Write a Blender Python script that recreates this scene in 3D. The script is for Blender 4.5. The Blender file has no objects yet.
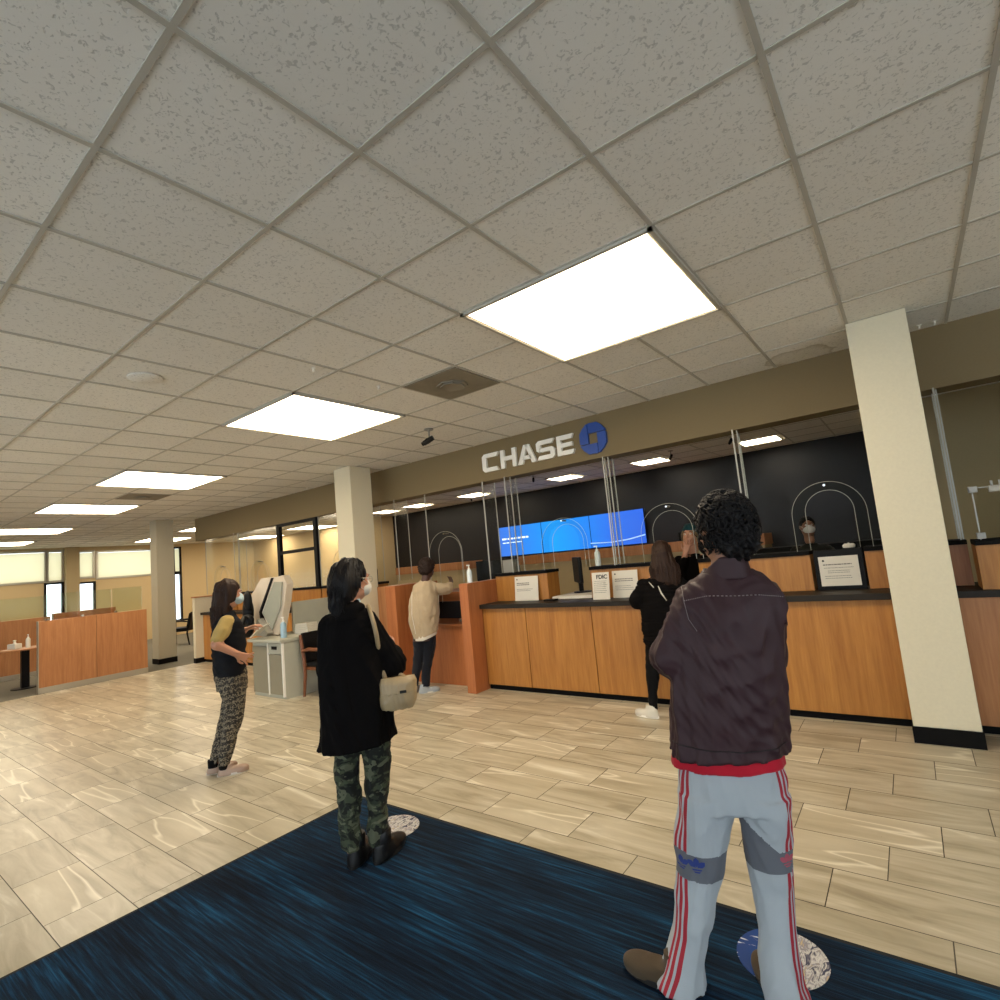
import bpy, bmesh, math, random
import numpy as np
from mathutils import Vector, Matrix

S = bpy.context.scene
COL = S.collection
# ---------------------------------------------------------------- camera
cam_data = bpy.data.cameras.new('camera')
cam = bpy.data.objects.new('camera', cam_data)
COL.objects.link(cam)
_y, _p, _r = 0.644050217, 0.106923814, -0.0945361975          # yaw, pitch, roll
_f = Vector((-math.sin(_y)*math.cos(_p), math.cos(_y)*math.cos(_p), math.sin(_p)))
_rt = Vector((math.cos(_y), math.sin(_y), 0)); _up = _rt.cross(_f)
_a = _rt*math.cos(_r) + _up*math.sin(_r); _b = -_rt*math.sin(_r) + _up*math.cos(_r)
cam.matrix_world = Matrix(((_a.x, _b.x, -_f.x, 0.7734), (_a.y, _b.y, -_f.y, -1.1929), (_a.z, _b.z, -_f.z, 1.54), (0, 0, 0, 1)))
cam_data.sensor_width = 36; cam_data.lens = 0.53593*36; cam_data.clip_start = 0.05; cam_data.clip_end = 200
S.camera = cam
# ---------------------------------------------------------------- world, light, exposure
W = bpy.data.worlds.new('world'); S.world = W; W.use_nodes = True
W.node_tree.nodes['Background'].inputs[0].default_value = (0.80, 0.89, 1.0, 1)
W.node_tree.nodes['Background'].inputs[1].default_value = 2.1
S.view_settings.view_transform = 'Standard'; S.view_settings.look = 'None'
S.view_settings.gamma = 1; S.view_settings.use_curve_mapping = False
S.view_settings.exposure = 0.9
PANEL = 7.6            # strength of the ceiling light diffusers
CEIL = 3.038

# ---------------------------------------------------------------- colour and material helpers
def lin(h):
    h = h.lstrip('#'); c = [int(h[i:i+2], 16)/255 for i in (0, 2, 4)]
    return tuple(x/12.92 if x <= .04045 else ((x+.055)/1.055)**2.4 for x in c) + (1,)

class NT:
    def __init__(s, name):
        s.m = bpy.data.materials.new(name); s.m.use_nodes = True
        s.t = s.m.node_tree; s.n = s.t.nodes; s.b = s.n['Principled BSDF']; s.out = s.n['Material Output']
    def node(s, typ, **kw):
        n = s.n.new(typ)
        for k, v in kw.items():
            if k.startswith('_'): n.inputs[k[1:].replace('_', ' ')].default_value = v
            else: setattr(n, k, v)
        return n
    def link(s, a, b): s.t.links.new(a, b)
    def math(s, op, a, b=None, c=None):
        n = s.n.new('ShaderNodeMath'); n.operation = op
        for i, v in enumerate((a, b, c)):
            if v is None: continue
            if isinstance(v, (int, float)): n.inputs[i].default_value = v
            else: s.link(v, n.inputs[i])
        return n.outputs[0]
    def mix(s, f, a, b, mode='MIX'):
        n = s.n.new('ShaderNodeMix'); n.data_type = 'RGBA'; n.blend_type = mode
        for i, v in ((0, f), (6, a), (7, b)):
            if isinstance(v, (int, float)): n.inputs[i].default_value = v
            elif isinstance(v, tuple): n.inputs[i].default_value = v
            else: s.link(v, n.inputs[i])
        return n.outputs[2]
    def ramp(s, fac, stops, interp='LINEAR'):
        n = s.n.new('ShaderNodeValToRGB'); n.color_ramp.interpolation = interp
        e = n.color_ramp.elements
        while len(e) < len(stops): e.new(.5)
        for q, (p, c) in zip(e, stops):
            q.position = p; q.color = c if isinstance(c, tuple) else (c, c, c, 1)
        s.link(fac, n.inputs[0]); return n.outputs[0]
    def coords(s, kind='Object', scale=(1, 1, 1), rot=(0, 0, 0), loc=(0, 0, 0)):
        if kind == 'World':
            src = s.n.new('ShaderNodeNewGeometry').outputs['Position']
        else:
            src = s.n.new('ShaderNodeTexCoord').outputs[kind]
        mp = s.n.new('ShaderNodeMapping')
        mp.inputs['Scale'].default_value = scale; mp.inputs['Rotation'].default_value = rot; mp.inputs['Location'].default_value = loc
        s.link(src, mp.inputs[0]); return mp.outputs[0]
    def noise(s, vec, scale, detail=3, rough=.5, dist=0, out='Fac'):
        n = s.n.new('ShaderNodeTexNoise'); n.inputs['Scale'].default_value = scale; n.inputs['Detail'].default_value = detail
        n.inputs['Roughness'].default_value = rough; n.inputs['Distortion'].default_value = dist
        s.link(vec, n.inputs['Vector']); return n.outputs[out]
    def bump(s, h, strength, dist=.01):
        n = s.n.new('ShaderNodeBump'); n.inputs['Strength'].default_value = strength; n.inputs['Distance'].default_value = dist
        s.link(h, n.inputs['Height']); s.link(n.outputs[0], s.b.inputs['Normal'])
    def base(s, c):
        if isinstance(c, tuple): s.b.inputs['Base Color'].default_value = c
        else: s.link(c, s.b.inputs['Base Color'])

def plain(name, hexc, rough=.6, metal=0, spec=.5, bump=0, bscale=60, var=.06, emit=None):
    """painted or moulded surface with a little mottling"""
    t = NT(name); c = lin(hexc)
    v = t.coords('Object'); n = t.noise(v, bscale if bump else 9, 3)
    t.base(t.mix(n, tuple(x*(1-var) for x in c[:3])+(1,), tuple(min(1, x*(1+var)) for x in c[:3])+(1,)))
    t.b.inputs['Roughness'].default_value = rough; t.b.inputs['Metallic'].default_value = metal
    t.b.inputs['Specular IOR Level'].default_value = spec
    if bump: t.bump(n, bump, .003)
    if emit: t.b.inputs['Emission Color'].default_value = lin(hexc); t.b.inputs['Emission Strength'].default_value = emit
    return t.m

def wood(name, c0, c1, axis='Z', rough=.38, grain=1.0):
    t = NT(name)
    sc = {'Z': (14, 14, .9), 'X': (.9, 14, 14), 'Y': (14, .9, 14)}[axis]
    v = t.coords('World', scale=sc)
    n1 = t.noise(v, 1.2*grain, 5, .6, .6); n2 = t.noise(v, 5*grain, 4, .6)
    f = t.math('ADD', t.math('MULTIPLY', n1, .65), t.math('MULTIPLY', n2, .35))
    t.base(t.ramp(f, [(.32, lin(c0)), (.68, lin(c1))]))
    t.b.inputs['Roughness'].default_value = rough; t.b.inputs['Specular IOR Level'].default_value = .35
    t.bump(n2, .04, .002)
    return t.m

# ---------------------------------------------------------------- mesh helpers
class MB:
    """collects shapes and links them as one mesh object"""
    def __init__(s): s.bm = bmesh.new(); s.smooth = False
    def box(s, x0, x1, y0, y1, z0, z1, bevel=0, mi=0, mat=None):
        vs = [s.bm.verts.new(p) for p in ((x0, y0, z0), (x1, y0, z0), (x1, y1, z0), (x0, y1, z0), (x0, y0, z1), (x1, y0, z1), (x1, y1, z1), (x0, y1, z1))]
        fs = [s.bm.faces.new([vs[i] for i in f]) for f in ((0, 3, 2, 1), (4, 5, 6, 7), (0, 1, 5, 4), (1, 2, 6, 5), (2, 3, 7, 6), (3, 0, 4, 7))]
        for f in fs: f.material_index = mi
        if bevel:
            r = bmesh.ops.bevel(s.bm, geom=list({e for f in fs for e in f.edges}), offset=bevel, segments=2, affect='EDGES', profile=.5)
            vs = r['verts'] if False else [v for v in s.bm.verts if v.is_valid and v not in s.__dict__.setdefault('old', set())]
        if mat is not None:
            bmesh.ops.transform(s.bm, matrix=mat, verts=[v for v in vs if v.is_valid])
        s.old = set(s.bm.verts)
        return s
    def ring(s, pts): return [s.bm.verts.new(p) for p in pts]
    def skin(s, rings, closed=True, cap=True, mi=0):
        n = len(rings[0])
        for a, b in zip(rings, rings[1:]):
            for i in range(n if closed else n-1):
                j = (i+1) % n
                f = s.bm.faces.new((a[i], a[j], b[j], b[i])); f.material_index = mi
        if cap:
            for r, rev in ((rings[0], True), (rings[-1], False)):
                f = s.bm.faces.new(list(reversed(r)) if rev else r); f.material_index = mi
        s.old = set(s.bm.verts); return s
    def lathe(s, c, prof, seg=20, mi=0, axis='Z'):
        rings = []
        for r, h in prof:
            ring = []
            for i in range(seg):
                a = 2*math.pi*i/seg; x, y = max(r, 1e-4)*math.cos(a), max(r, 1e-4)*math.sin(a)
                p = (x, y, h) if axis == 'Z' else ((x, h, -y) if axis == 'Y' else (h, x, y))
                ring.append((c[0]+p[0], c[1]+p[1], c[2]+p[2]))
            rings.append(s.ring(ring))
        return s.skin(rings, mi=mi)
    def tube(s, pts, r, seg=8, mi=0, cap=True):
        pts = [Vector(p) for p in pts]; rs = r if isinstance(r, (list, tuple)) else [r]*len(pts)
        rings = []; ref = None
        for i, p in enumerate(pts):
            d = (pts[min(i+1, len(pts)-1)] - pts[max(i-1, 0)]).normalized()
            if ref is None: ref = d.orthogonal().normalized()
            ref = (ref - d*ref.dot(d)).normalized(); o = d.cross(ref)
            rings.append(s.ring([p + (ref*math.cos(2*math.pi*k/seg) + o*math.sin(2*math.pi*k/seg))*rs[i] for k in range(seg)]))
        return s.skin(rings, cap=cap, mi=mi)
    def prism(s, poly, y0, y1, plane='XZ', mi=0):
        def P(a, b, t): return {'XZ': (a, t, b), 'YZ': (t, a, b), 'XY': (a, b, t)}[plane]
        r0 = s.ring([P(a, b, y0) for a, b in poly]); r1 = s.ring([P(a, b, y1) for a, b in poly])
        return s.skin([r0, r1], mi=mi)
    def ellipsoid(s, c, r, rot=None, seg=20, mi=0):
        M = Matrix.Translation(c) @ (rot.to_4x4() if rot else Matrix()) @ Matrix.Diagonal((r[0], r[1], r[2], 1))
        g = bmesh.ops.create_uvsphere(s.bm, u_segments=seg, v_segments=seg//2, radius=1, matrix=M)
        s.old = set(s.bm.verts); return s
    def build(s, name, mats, parent=None, smooth=False, loc=None, rotz=0):
        bmesh.ops.recalc_face_normals(s.bm, faces=s.bm.faces)
        me = bpy.data.meshes.new(name); s.bm.to_mesh(me); s.bm.free()
        for m in (mats if isinstance(mats, (list, tuple)) else [mats]): me.materials.append(m)
        if smooth:
            me.polygons.foreach_set('use_smooth', [True]*len(me.polygons))
            if smooth != 'all': me.set_sharp_from_angle(angle=math.radians(35))
        o = bpy.data.objects.new(name, me); COL.objects.link(o)
        if parent: o.parent = parent
        if loc: o.location = loc
        o.rotation_euler.z = rotz
        return o

def empty(name, loc=(0, 0, 0), rotz=0, rot=None):
    o = bpy.data.objects.new(name, None); COL.objects.link(o); o.location = loc
    o.rotation_euler = rot or (0, 0, rotz); o.empty_display_size = .1
    return o
def tag(o, label, cat, group=None):
    o['label'] = label; o['category'] = cat
    if group: o['group'] = group
    return o
def struct(o): o['kind'] = 'structure'; return o
def copy_tree(o, parent=None):
    c = o.copy(); COL.objects.link(c)
    if parent: c.parent = parent
    for ch in list(o.children): copy_tree(ch, c)
    return c

# ---------------------------------------------------------------- materials
def floor_mat():
    t = NT('stone_tile')
    pos = t.node('ShaderNodeNewGeometry').outputs['Position']
    sx = t.node('ShaderNodeSeparateXYZ'); t.link(pos, sx.inputs[0]); X, Y = sx.outputs[0], sx.outputs[1]
    yy = t.math('DIVIDE', t.math('SUBTRACT', Y, 1.407), .3048); row = t.math('FLOOR', yy); fy = t.math('FRACT', yy)
    fy = t.math('SUBTRACT', yy, row)
    xx = t.math('DIVIDE', t.math('SUBTRACT', t.math('SUBTRACT', X, .282), t.math('MULTIPLY', row, .2032)), .6096)
    cx = t.math('FLOOR', xx); fx = t.math('SUBTRACT', xx, cx)
    def edge(f, size):
        d = t.math('MULTIPLY', t.math('MINIMUM', f, t.math('SUBTRACT', 1, f)), size)
        return t.math('LESS_THAN', d, .0022)
    g = t.math('MAXIMUM', edge(fx, .6096), edge(fy, .3048))
    cid = t.node('ShaderNodeCombineXYZ'); t.link(cx, cid.inputs[0]); t.link(row, cid.inputs[1])
    wn = t.node('ShaderNodeTexWhiteNoise', noise_dimensions='3D'); t.link(cid.outputs[0], wn.inputs['Vector'])
    off = t.node('ShaderNodeVectorMath', operation='SCALE'); t.link(wn.outputs['Color'], off.inputs[0]); off.inputs['Scale'].default_value = 40
    # two veining directions, picked per tile
    def vein(rot, sc, scale, dist):
        mp = t.node('ShaderNodeMapping'); mp.inputs['Rotation'].default_value = (0, 0, rot); mp.inputs['Scale'].default_value = sc
        ad = t.node('ShaderNodeVectorMath', operation='ADD'); t.link(pos, mp.inputs[0]); t.link(mp.outputs[0], ad.inputs[0]); t.link(off.outputs[0], ad.inputs[1])
        return t.noise(ad.outputs[0], scale, 5, .55, dist)
    va = vein(.06, (1.1, 7, 1), 1.5, .9); vb = vein(-.75, (.5, 3.2, 1), 1.5, .35); vc = vein(.65, (.5, 3.4, 1), 1.6, .3)
    sel = t.math('GREATER_THAN', wn.outputs['Value'], .62); sel2 = t.math('GREATER_THAN', wn.outputs['Value'], .84)
    v = t.mix(sel, va, t.mix(sel2, vb, vc))
    col = t.ramp(v, [(.28, lin('#968b74')), (.46, lin('#b3a88f')), (.62, lin('#c4baa3')), (.72, lin('#dcd5c2'))])
    def streak(rot):
        mp = t.node('ShaderNodeMapping'); mp.inputs['Rotation'].default_value = (0, 0, rot); mp.inputs['Scale'].default_value = (.35, 3.0, 1)
        ad = t.node('ShaderNodeVectorMath', operation='ADD'); t.link(pos, mp.inputs[0]); t.link(mp.outputs[0], ad.inputs[0]); t.link(off.outputs[0], ad.inputs[1])
        return t.noise(ad.outputs[0], 2.2, 1.5, .45, .15)
    ridge = t.math('ABSOLUTE', t.math('SUBTRACT', t.mix(sel2, streak(-.75), streak(.65)), .5))
    line = t.math('MULTIPLY', t.ramp(ridge, [(.0, 1.0), (.022, .0)]), t.math('MULTIPLY', sel, .75))
    col = t.mix(line, col, lin('#e6dfcb'))
    tint = t.math('ADD', .9, t.math('MULTIPLY', wn.outputs['Value'], .18))
    hs = t.node('ShaderNodeHueSaturation'); t.link(tint, hs.inputs['Value']); t.link(col, hs.inputs['Color'])
    t.base(t.mix(g, hs.outputs[0], lin('#4c463a')))
    fine = t.noise(pos, 45, 3)
    t.link(t.math('ADD', t.math('MULTIPLY', g, .4), t.math('ADD', .24, t.math('MULTIPLY', fine, .14))), t.b.inputs['Roughness'])
    t.bump(t.math('ADD', t.math('MULTIPLY', g, -1), t.math('MULTIPLY', fine, .1)), .3, .002)
    t.b.inputs['Specular IOR Level'].default_value = .5
    return t.m
def mat_rug():
    t = NT('entrance_mat_pile')
    v = t.coords('World', scale=(1.3, 34, 1)); n = t.noise(v, 1.6, 7, .68, .25)
    v2 = t.coords('World', scale=(.7, 3, 1)); n2 = t.noise(v2, 1.6, 2)
    f = t.math('ADD', t.math('MULTIPLY', n, .7), t.math('MULTIPLY', n2, .3))
    v3 = t.coords('World', scale=(3, 60, 1)); n3 = t.noise(v3, 3, 3)
    c = t.ramp(f, [(.40, lin('#141c27')), (.50, lin('#192a3c')), (.57, lin('#1c3d59')), (.66, lin('#265e83'))])
    c = t.mix(t.math('MULTIPLY', n3, .45), c, lin('#0d141f'))
    t.base(c); t.b.inputs['Roughness'].default_value = .95; t.b.inputs['Specular IOR Level'].default_value = .1
    t.bump(t.noise(t.coords('World'), 350, 2), .6, .004)
    return t.m
def mat_ceiling():
    t = NT('ceiling_tile')
    pos = t.coords('World'); n = t.noise(pos, 60, 3, .55, .9); n2 = t.noise(pos, 1.1, 2)
    sx = t.node('ShaderNodeSeparateXYZ'); t.link(pos, sx.inputs[0])
    cx = t.math('FLOOR', t.math('DIVIDE', sx.outputs[0], .6096)); cy = t.math('FLOOR', t.math('DIVIDE', sx.outputs[1], .6167))
    cid = t.node('ShaderNodeCombineXYZ'); t.link(cx, cid.inputs[0]); t.link(cy, cid.inputs[1])
    wn = t.node('ShaderNodeTexWhiteNoise', noise_dimensions='3D'); t.link(cid.outputs[0], wn.inputs['Vector'])
    pit = t.ramp(n, [(.36, .0), (.42, 1.0)])
    c = t.mix(n2, lin('#e6e2d8'), lin('#efece3'))
    hs = t.node('ShaderNodeHueSaturation'); t.link(t.math('ADD', .93, t.math('MULTIPLY', wn.outputs['Value'], .09)), hs.inputs['Value']); t.link(c, hs.inputs['Color'])
    # brown water stain in the tile beside the square column
    d = t.node('ShaderNodeVectorMath', operation='DISTANCE'); t.link(pos, d.inputs[0]); d.inputs[1].default_value = (.22, 4.12, CEIL)
    ds = t.math('ADD', d.outputs['Value'], t.math('MULTIPLY', t.noise(pos, 7, 3), .22))
    st = t.ramp(ds, [(.27, .12), (.33, .22), (.37, .5), (.39, .0)])
    t.base(t.mix(st, t.mix(t.math('MULTIPLY', t.math('SUBTRACT', 1, pit), .32), hs.outputs[0], lin('#6f6a5e')), lin('#8d7a55')))
    t.b.inputs['Roughness'].default_value = .95; t.b.inputs['Specular IOR Level'].default_value = .1
    t.bump(pit, .5, .003)
    return t.m
def acrylic(name, tint=(1, 1, 1, 1), k=1.0):
    t = NT(name); t.n.remove(t.b)
    tr = t.node('ShaderNodeBsdfTransparent'); tr.inputs[0].default_value = tint
    gl = t.node('ShaderNodeBsdfGlossy'); gl.inputs['Roughness'].default_value = .12; gl.inputs[0].default_value = (1, 1, 1, 1)
    fr = t.node('ShaderNodeFresnel'); fr.inputs[0].default_value = 1.45
    mx = t.node('ShaderNodeMixShader'); t.link(t.math('MINIMUM', t.math('MULTIPLY', fr.outputs[0], k), 1.0), mx.inputs[0])
    t.link(tr.outputs[0], mx.inputs[1]); t.link(gl.outputs[0], mx.inputs[2]); t.link(mx.outputs[0], t.out.inputs[0])
    return t.m
def emitter(name, hexc, strength):
    t = NT(name); t.b.inputs['Base Color'].default_value = (.8, .8, .8, 1)
    t.b.inputs['Emission Color'].default_value = lin(hexc); t.b.inputs['Emission Strength'].default_value = strength
    return t.m

M = {}
M['floor'] = floor_mat(); M['rug'] = mat_rug(); M['ceil'] = mat_ceiling()
M['rug_edge'] = plain('mat_border', '#15181c', .9)
M['grid'] = plain('ceiling_grid_paint', '#b4afa2', .5)
M['carpet'] = plain('grey_carpet', '#6a6659', .95, bump=.5, bscale=200, var=.12)
M['soffit'] = plain('olive_wall_paint', '#7c6b4a', .75, bump=.05)
M['beige'] = plain('beige_wall_paint', '#c3ad84', .8, bump=.05)
M['tan'] = plain('tan_wall_paint', '#a5936e', .8, bump=.05)
M['dark'] = plain('navy_black_wall_paint', '#1d1d21', .45, spec=.4, var=.12)
M['cream'] = plain('cream_column_paint', '#d8ceb2', .7, bump=.08)
M['greycol'] = plain('grey_column_paint', '#b5ab93', .7, bump=.08)
M['black'] = plain('black_base_vinyl', '#0a0909', .75, spec=.15)
M['stone'] = plain('dark_ledge_laminate', '#262019', .5, spec=.25, var=.15)
M['wood'] = wood('honey_wood_veneer', '#98602a', '#bd8440')
M['wood2'] = wood('cherry_wood_veneer', '#9d5b32', '#bb7546')
M['wood3'] = wood('divider_wood_veneer', '#a26a42', '#c08758')
M['woodd'] = wood('dark_chair_wood', '#6b3d22', '#86512f')
M['woodx'] = wood('wood_shelf_edge', '#7a4526', '#99603a', axis='X')
M['brass'] = plain('brushed_aluminium', '#b9b5a8', .35, metal=.7)
M['glass'] = acrylic('clear_acrylic', (.97, .98, .97, 1), .12)
M['clear'] = acrylic('antiglare_clear_acrylic', (.96, .97, .965, 1), 0.0)
M['glassg'] = acrylic('green_tinted_glass', (.90, .96, .90, 1), 2.6)
M['clamp'] = plain('clamp_plastic', '#a9a59a', .3)
M['edge'] = plain('polished_acrylic_edge', '#b3b1a6', .25)
M['white'] = plain('white_paper', '#dcd6c8', .7)
M['ink'] = plain('grey_print', '#6b675f', .7)
M['inkd'] = plain('dark_print', '#1d1c1c', .7)
M['blue'] = plain('blue_sign_face', '#0c4399', .4)
M['signw'] = plain('white_sign_face', '#f2efe6', .4)
M['bplast'] = plain('black_plastic', '#0a0a0b', .5, spec=.2)
M['gplast'] = plain('grey_plastic', '#8f8b80', .4)
M['desk'] = plain('pale_grey_laminate', '#b3b2a2', .45)
M['deskd'] = plain('grey_cabinet_front', '#8b8572', .5)
M['hood'] = plain('warm_white_plastic', '#d0c3b0', .4)
M['hoodg'] = plain('grey_screen_glass', '#a3a496', .15)
M['chrome'] = plain('chrome', '#d8d8d8', .12, metal=1)
M['panel'] = emitter('light_diffuser', '#ffecce', PANEL)
M['shade'] = None

# ================================================================ the room
G = .6096; GY = .6167
XL, XR, YF, YB = -19.1, 5.6, -6.0, 9.4
b = MB(); b.box(-11.12, XR, YF, YB, -.06, 0); struct(b.build('floor', M['floor']))
b = MB(); b.box(XL, -11.12, YF, YB, -.06, 0.004); struct(b.build('floor', M['carpet']))
b = MB(); b.box(XL, XR, YF, YB, CEIL+.005, CEIL+.06); struct(b.build('ceiling', M['ceil']))
b = MB()
k = math.floor(XL/G)
for i in range(k+1, int(XR/G)+1): b.box(i*G-.0105, i*G+.0105, YF, YB, CEIL-.001, CEIL+.006)
for j in range(math.ceil(YF/GY), int(YB/GY)+1): b.box(XL, XR, j*GY-.0095, j*GY+.0095, CEIL-.0005, CEIL+.006)
struct(b.build('trim_1', M['grid']))
# back wall: navy black behind the tellers, beige beyond it
b = MB(); b.box(-11.2, 1.0, YB, YB+.1, 0, CEIL+.05); struct(b.build('wall_back', M['dark']))
b = MB(); b.box(XL, -11.2, YB, YB+.1, 0, CEIL+.05); struct(b.build('wall_back_left', M['beige']))
b = MB(); b.box(1.0, XR, 7.4, 7.5, 0, CEIL+.05).box(1.0, 1.1, 7.5, YB, 0, CEIL+.05); struct(b.build('wall_back_right', M['tan']))
b = MB(); b.box(-11.26, -11.16, 7.9, YB, 0, CEIL+.05); struct(b.build('wall_return', M['beige']))
# header over the teller line
b = MB(); b.box(-11.92, XR, 4.25, 4.5, 2.545, CEIL+.005); struct(b.build('wall_header', M['soffit']))

def holed(axis, pos, thick, a0, a1, z0, z1, holes, name, mat):
    """wall with rectangular openings, axis = the wall's normal"""
    bb = MB(); cs = sorted({a0, a1, *[h[0] for h in holes], *[h[1] for h in holes]})
    for c0, c1 in zip(cs, cs[1:]):
        hs = sorted([(h[2], h[3]) for h in holes if h[0] <= c0+1e-6 and h[1] >= c1-1e-6]); z = z0
        for h0, h1 in hs + [(z1, z1)]:
            if h0 > z + 1e-6:
                bb.box(*((pos, pos+thick, c0, c1) if axis == 'X' else (c0, c1, pos, pos+thick)), z, h0)
            z = h1
    return struct(bb.build(name, mat))
shade = NT('roller_shade_cloth'); shade.n.remove(shade.b)
_t = shade.node('ShaderNodeBsdfTranslucent'); _t.inputs[0].default_value = lin('#e9e3cc')
_d = shade.node('ShaderNodeBsdfDiffuse'); _d.inputs[0].default_value = lin('#d8ccaa')
_m = shade.node('ShaderNodeMixShader'); _m.inputs[0].default_value = .3
shade.link(_t.outputs[0], _m.inputs[1]); shade.link(_d.outputs[0], _m.inputs[2]); shade.link(_m.outputs[0], shade.out.inputs[0])
M['shade'] = shade.m
LW = [(-1.0, 1.15, 2.1, 2.94), (1.25, 3.2, 2.1, 2.94), (3.27, 3.59, 2.09, 2.93), (4.0, 4.35, 2.14, 2.89), (4.46, 6.0, 2.08, 2.87), (3.22, 3.59, .6, 2.0), (4.0, 4.36, .6, 1.95), (6.62, 6.8, 2.1, 2.9), (6.62, 6.8, .5, 2.02)]
holed('X', XL-.1, .1, YF, YB+.1, 0, CEIL+.05, LW, 'wall_left', M['beige'])
for n, (y0, y1, z0, z1) in enumerate(LW):
    e = struct(empty('window_%d' % (n+1), (XL, (y0+y1)/2, z0)))
    f = MB(); w = .045; yy = (y1-y0)/2; h = z1-z0
    f.box(-.06, .03, -yy-w, -yy+.012, -w, h+w).box(-.06, .03, yy-.012, yy+w, -w, h+w).box(-.06, .03, -yy, yy, -w, .012).box(-.06, .03, -yy, yy, h-.012, h+w)
    f.build('window_frame', M['bplast'] if n > 4 else M['brass'], e)
    p = MB(); p.box(-.05, -.044, -yy, yy, 0, h); p.build('window_pane', M['glass'], e)
    if n <= 4 or n == 7:
        p = MB(); p.box(-.02, -.017, -yy+.01, yy-.01, .012, h-.02); p.build('roller_shade', M['shade'], e)
b = MB(); b.box(XL, XL+.22, 3.64, 3.96, 0, CEIL); struct(b.build('trim_2', M['tan']))
# storefront glazing behind and to the right of the photographer lets the daylight in
RW = [(-11.5+2.4*i, -11.5+2.4*i+2.28, .35, 2.7) for i in range(7)]
holed('Y', YF-.1, .1, XL-.1, XR+.1, 0, CEIL+.05, RW, 'wall_front', M['beige'])
SW = [(-5.5+2.4*i, -5.5+2.4*i+2.28, .35, 2.7) for i in range(3)]
holed('X', XR, .1, YF, YB+.1, 0, CEIL+.05, SW, 'wall_right', M['beige'])
for n, (a0, a1, z0, z1) in enumerate(RW+SW):
    f = MB(); q = n < len(RW)
    for (c0, c1, d0, d1) in ((a0, a0+.05, z0, z1), (a1-.05, a1, z0, z1), (a0, a1, z0, z0+.05), (a0, a1, z1-.05, z1)):
        f.box(*((c0, c1, YF-.08, YF-.02) if q else (XR+.02, XR+.08, c0, c1)), d0, d1)
    e = f.build('window_%d' % (n+11), M['bplast']); struct(e)
    p = MB(); p.box(*((a0, a1, YF-.06, YF-.054) if q else (XR+.054, XR+.06, a0, a1)), z0, z1); p.build('window_pane', M['glass'], e)

# ---------------------------------------------------------------- columns
def column(x0, x1, y0, y1, mat, label, base=.11):
    r = tag(empty('column', ((x0+x1)/2, (y0+y1)/2, 0)), label, 'column')
    hx, hy = (x1-x0)/2, (y1-y0)/2
    s = MB(); s.box(-hx, hx, -hy, hy, base, CEIL, bevel=.004); s.build('shaft', mat, r)
    s = MB(); s.box(-hx-.008, hx+.008, -hy-.008, hy+.008, 0, base); s.build('base', M['black'], r)
    return r
column(.60, .965, 3.56, 3.84, M['cream'], 'tall square cream column in front of the right end of the teller counter')
column(-5.78, -5.41, 3.56, 3.93, M['cream'], 'square cream column behind the woman in the long black coat')
column(-12.3, -11.97, 3.48, 3.82, M['greycol'], 'square grey column right of the low wood divider with glass')

# ---------------------------------------------------------------- ceiling fittings
M['rim'] = plain('edge_glow_cream', '#f0e6c8', .5)  # warm cream on the sloped lip imitates soft glow along the diffuser edges
def ceil_light(x0, y0, w, d, label, group=None):
    r = tag(empty('ceiling_light', (x0+w/2, y0+d/2, CEIL-.001)), label, 'light', group)
    a, c = w/2, d/2; f = MB()
    for q in ((-a, a, -c, -c+.022), (-a, a, c-.022, c), (-a, -a+.022, -c, c), (a-.022, a, -c, c)): f.box(q[0], q[1], q[2], q[3], -.016, 0)
    f.build('light_frame', M['grid'], r)
    o1 = [(-a+.02, -c+.02), (a-.02, -c+.02), (a-.02, c-.02), (-a+.02, c-.02)]; w2 = .028 if w > 1 else .012; o2 = [(q[0]-math.copysign(w2, q[0]), q[1]-math.copysign(w2, q[1])) for q in o1]
    f = MB(); f.skin([f.ring([(q[0], q[1], -.014) for q in o1]), f.ring([(q[0], q[1], -.0035) for q in o2])], cap=False); f.build('painted_glow_rim', M['rim'], r)
    p = MB(); p.box(-a+.022, a-.022, -c+.022, c-.022, -.008, -.004); p.build('diffuser', M['panel'], r)
    return r
L2 = GY*2
for x0, lab in ((-1.2192, 'largest square ceiling light, nearest the viewer above the queue'),
                (-4.2672, 'square ceiling light, second nearest, left of the round air vent'),
                (-7.9248, 'square ceiling light, third in the row running away to the left'),
                (-10.9728, 'square ceiling light, fourth in the row running away to the left'),
                (-14.6304, 'square ceiling light, fifth in the row, near the left window wall'),
                (-17.6784, 'square ceiling light, last in the row beside the left windows')):
    ceil_light(x0, L2, 1.2192, L2, lab)
ceil_light(-14.6304, 8*GY, 1.2192, L2, 'far ceiling light between the grey column and the header end')
ceil_light(-17.6784, 8*GY, 1.2192, L2, 'far ceiling light right behind the top of the grey column')
for x0, w, lab in ((-1.27, .61, 'small ceiling light behind the header, right of the man in front'),
                   (-3.13, .61, 'small ceiling light behind the header, right of the blue logo'),
                   (-4.95, .61, 'small ceiling light behind the header, under the white sign letters'),
                   (-7.42, .61, 'small ceiling light behind the header, left of the white sign letters'),
                   (-9.26, .61, 'small ceiling light over the navy wall, second right of the middle column'),
                   (-10.5, .61, 'small ceiling light over the navy wall, next to the middle column')):
    ceil_light(x0, 12.95*GY, w, GY, lab)
ceil_light(-14.6304, 13*GY, 1.2192, L2, 'square ceiling light seen through the glass beside the black frame')
ceil_light(-17.6784, 13*GY, 1.2192, L2, 'square ceiling light seen through the glass at the left end of the header')
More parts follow.
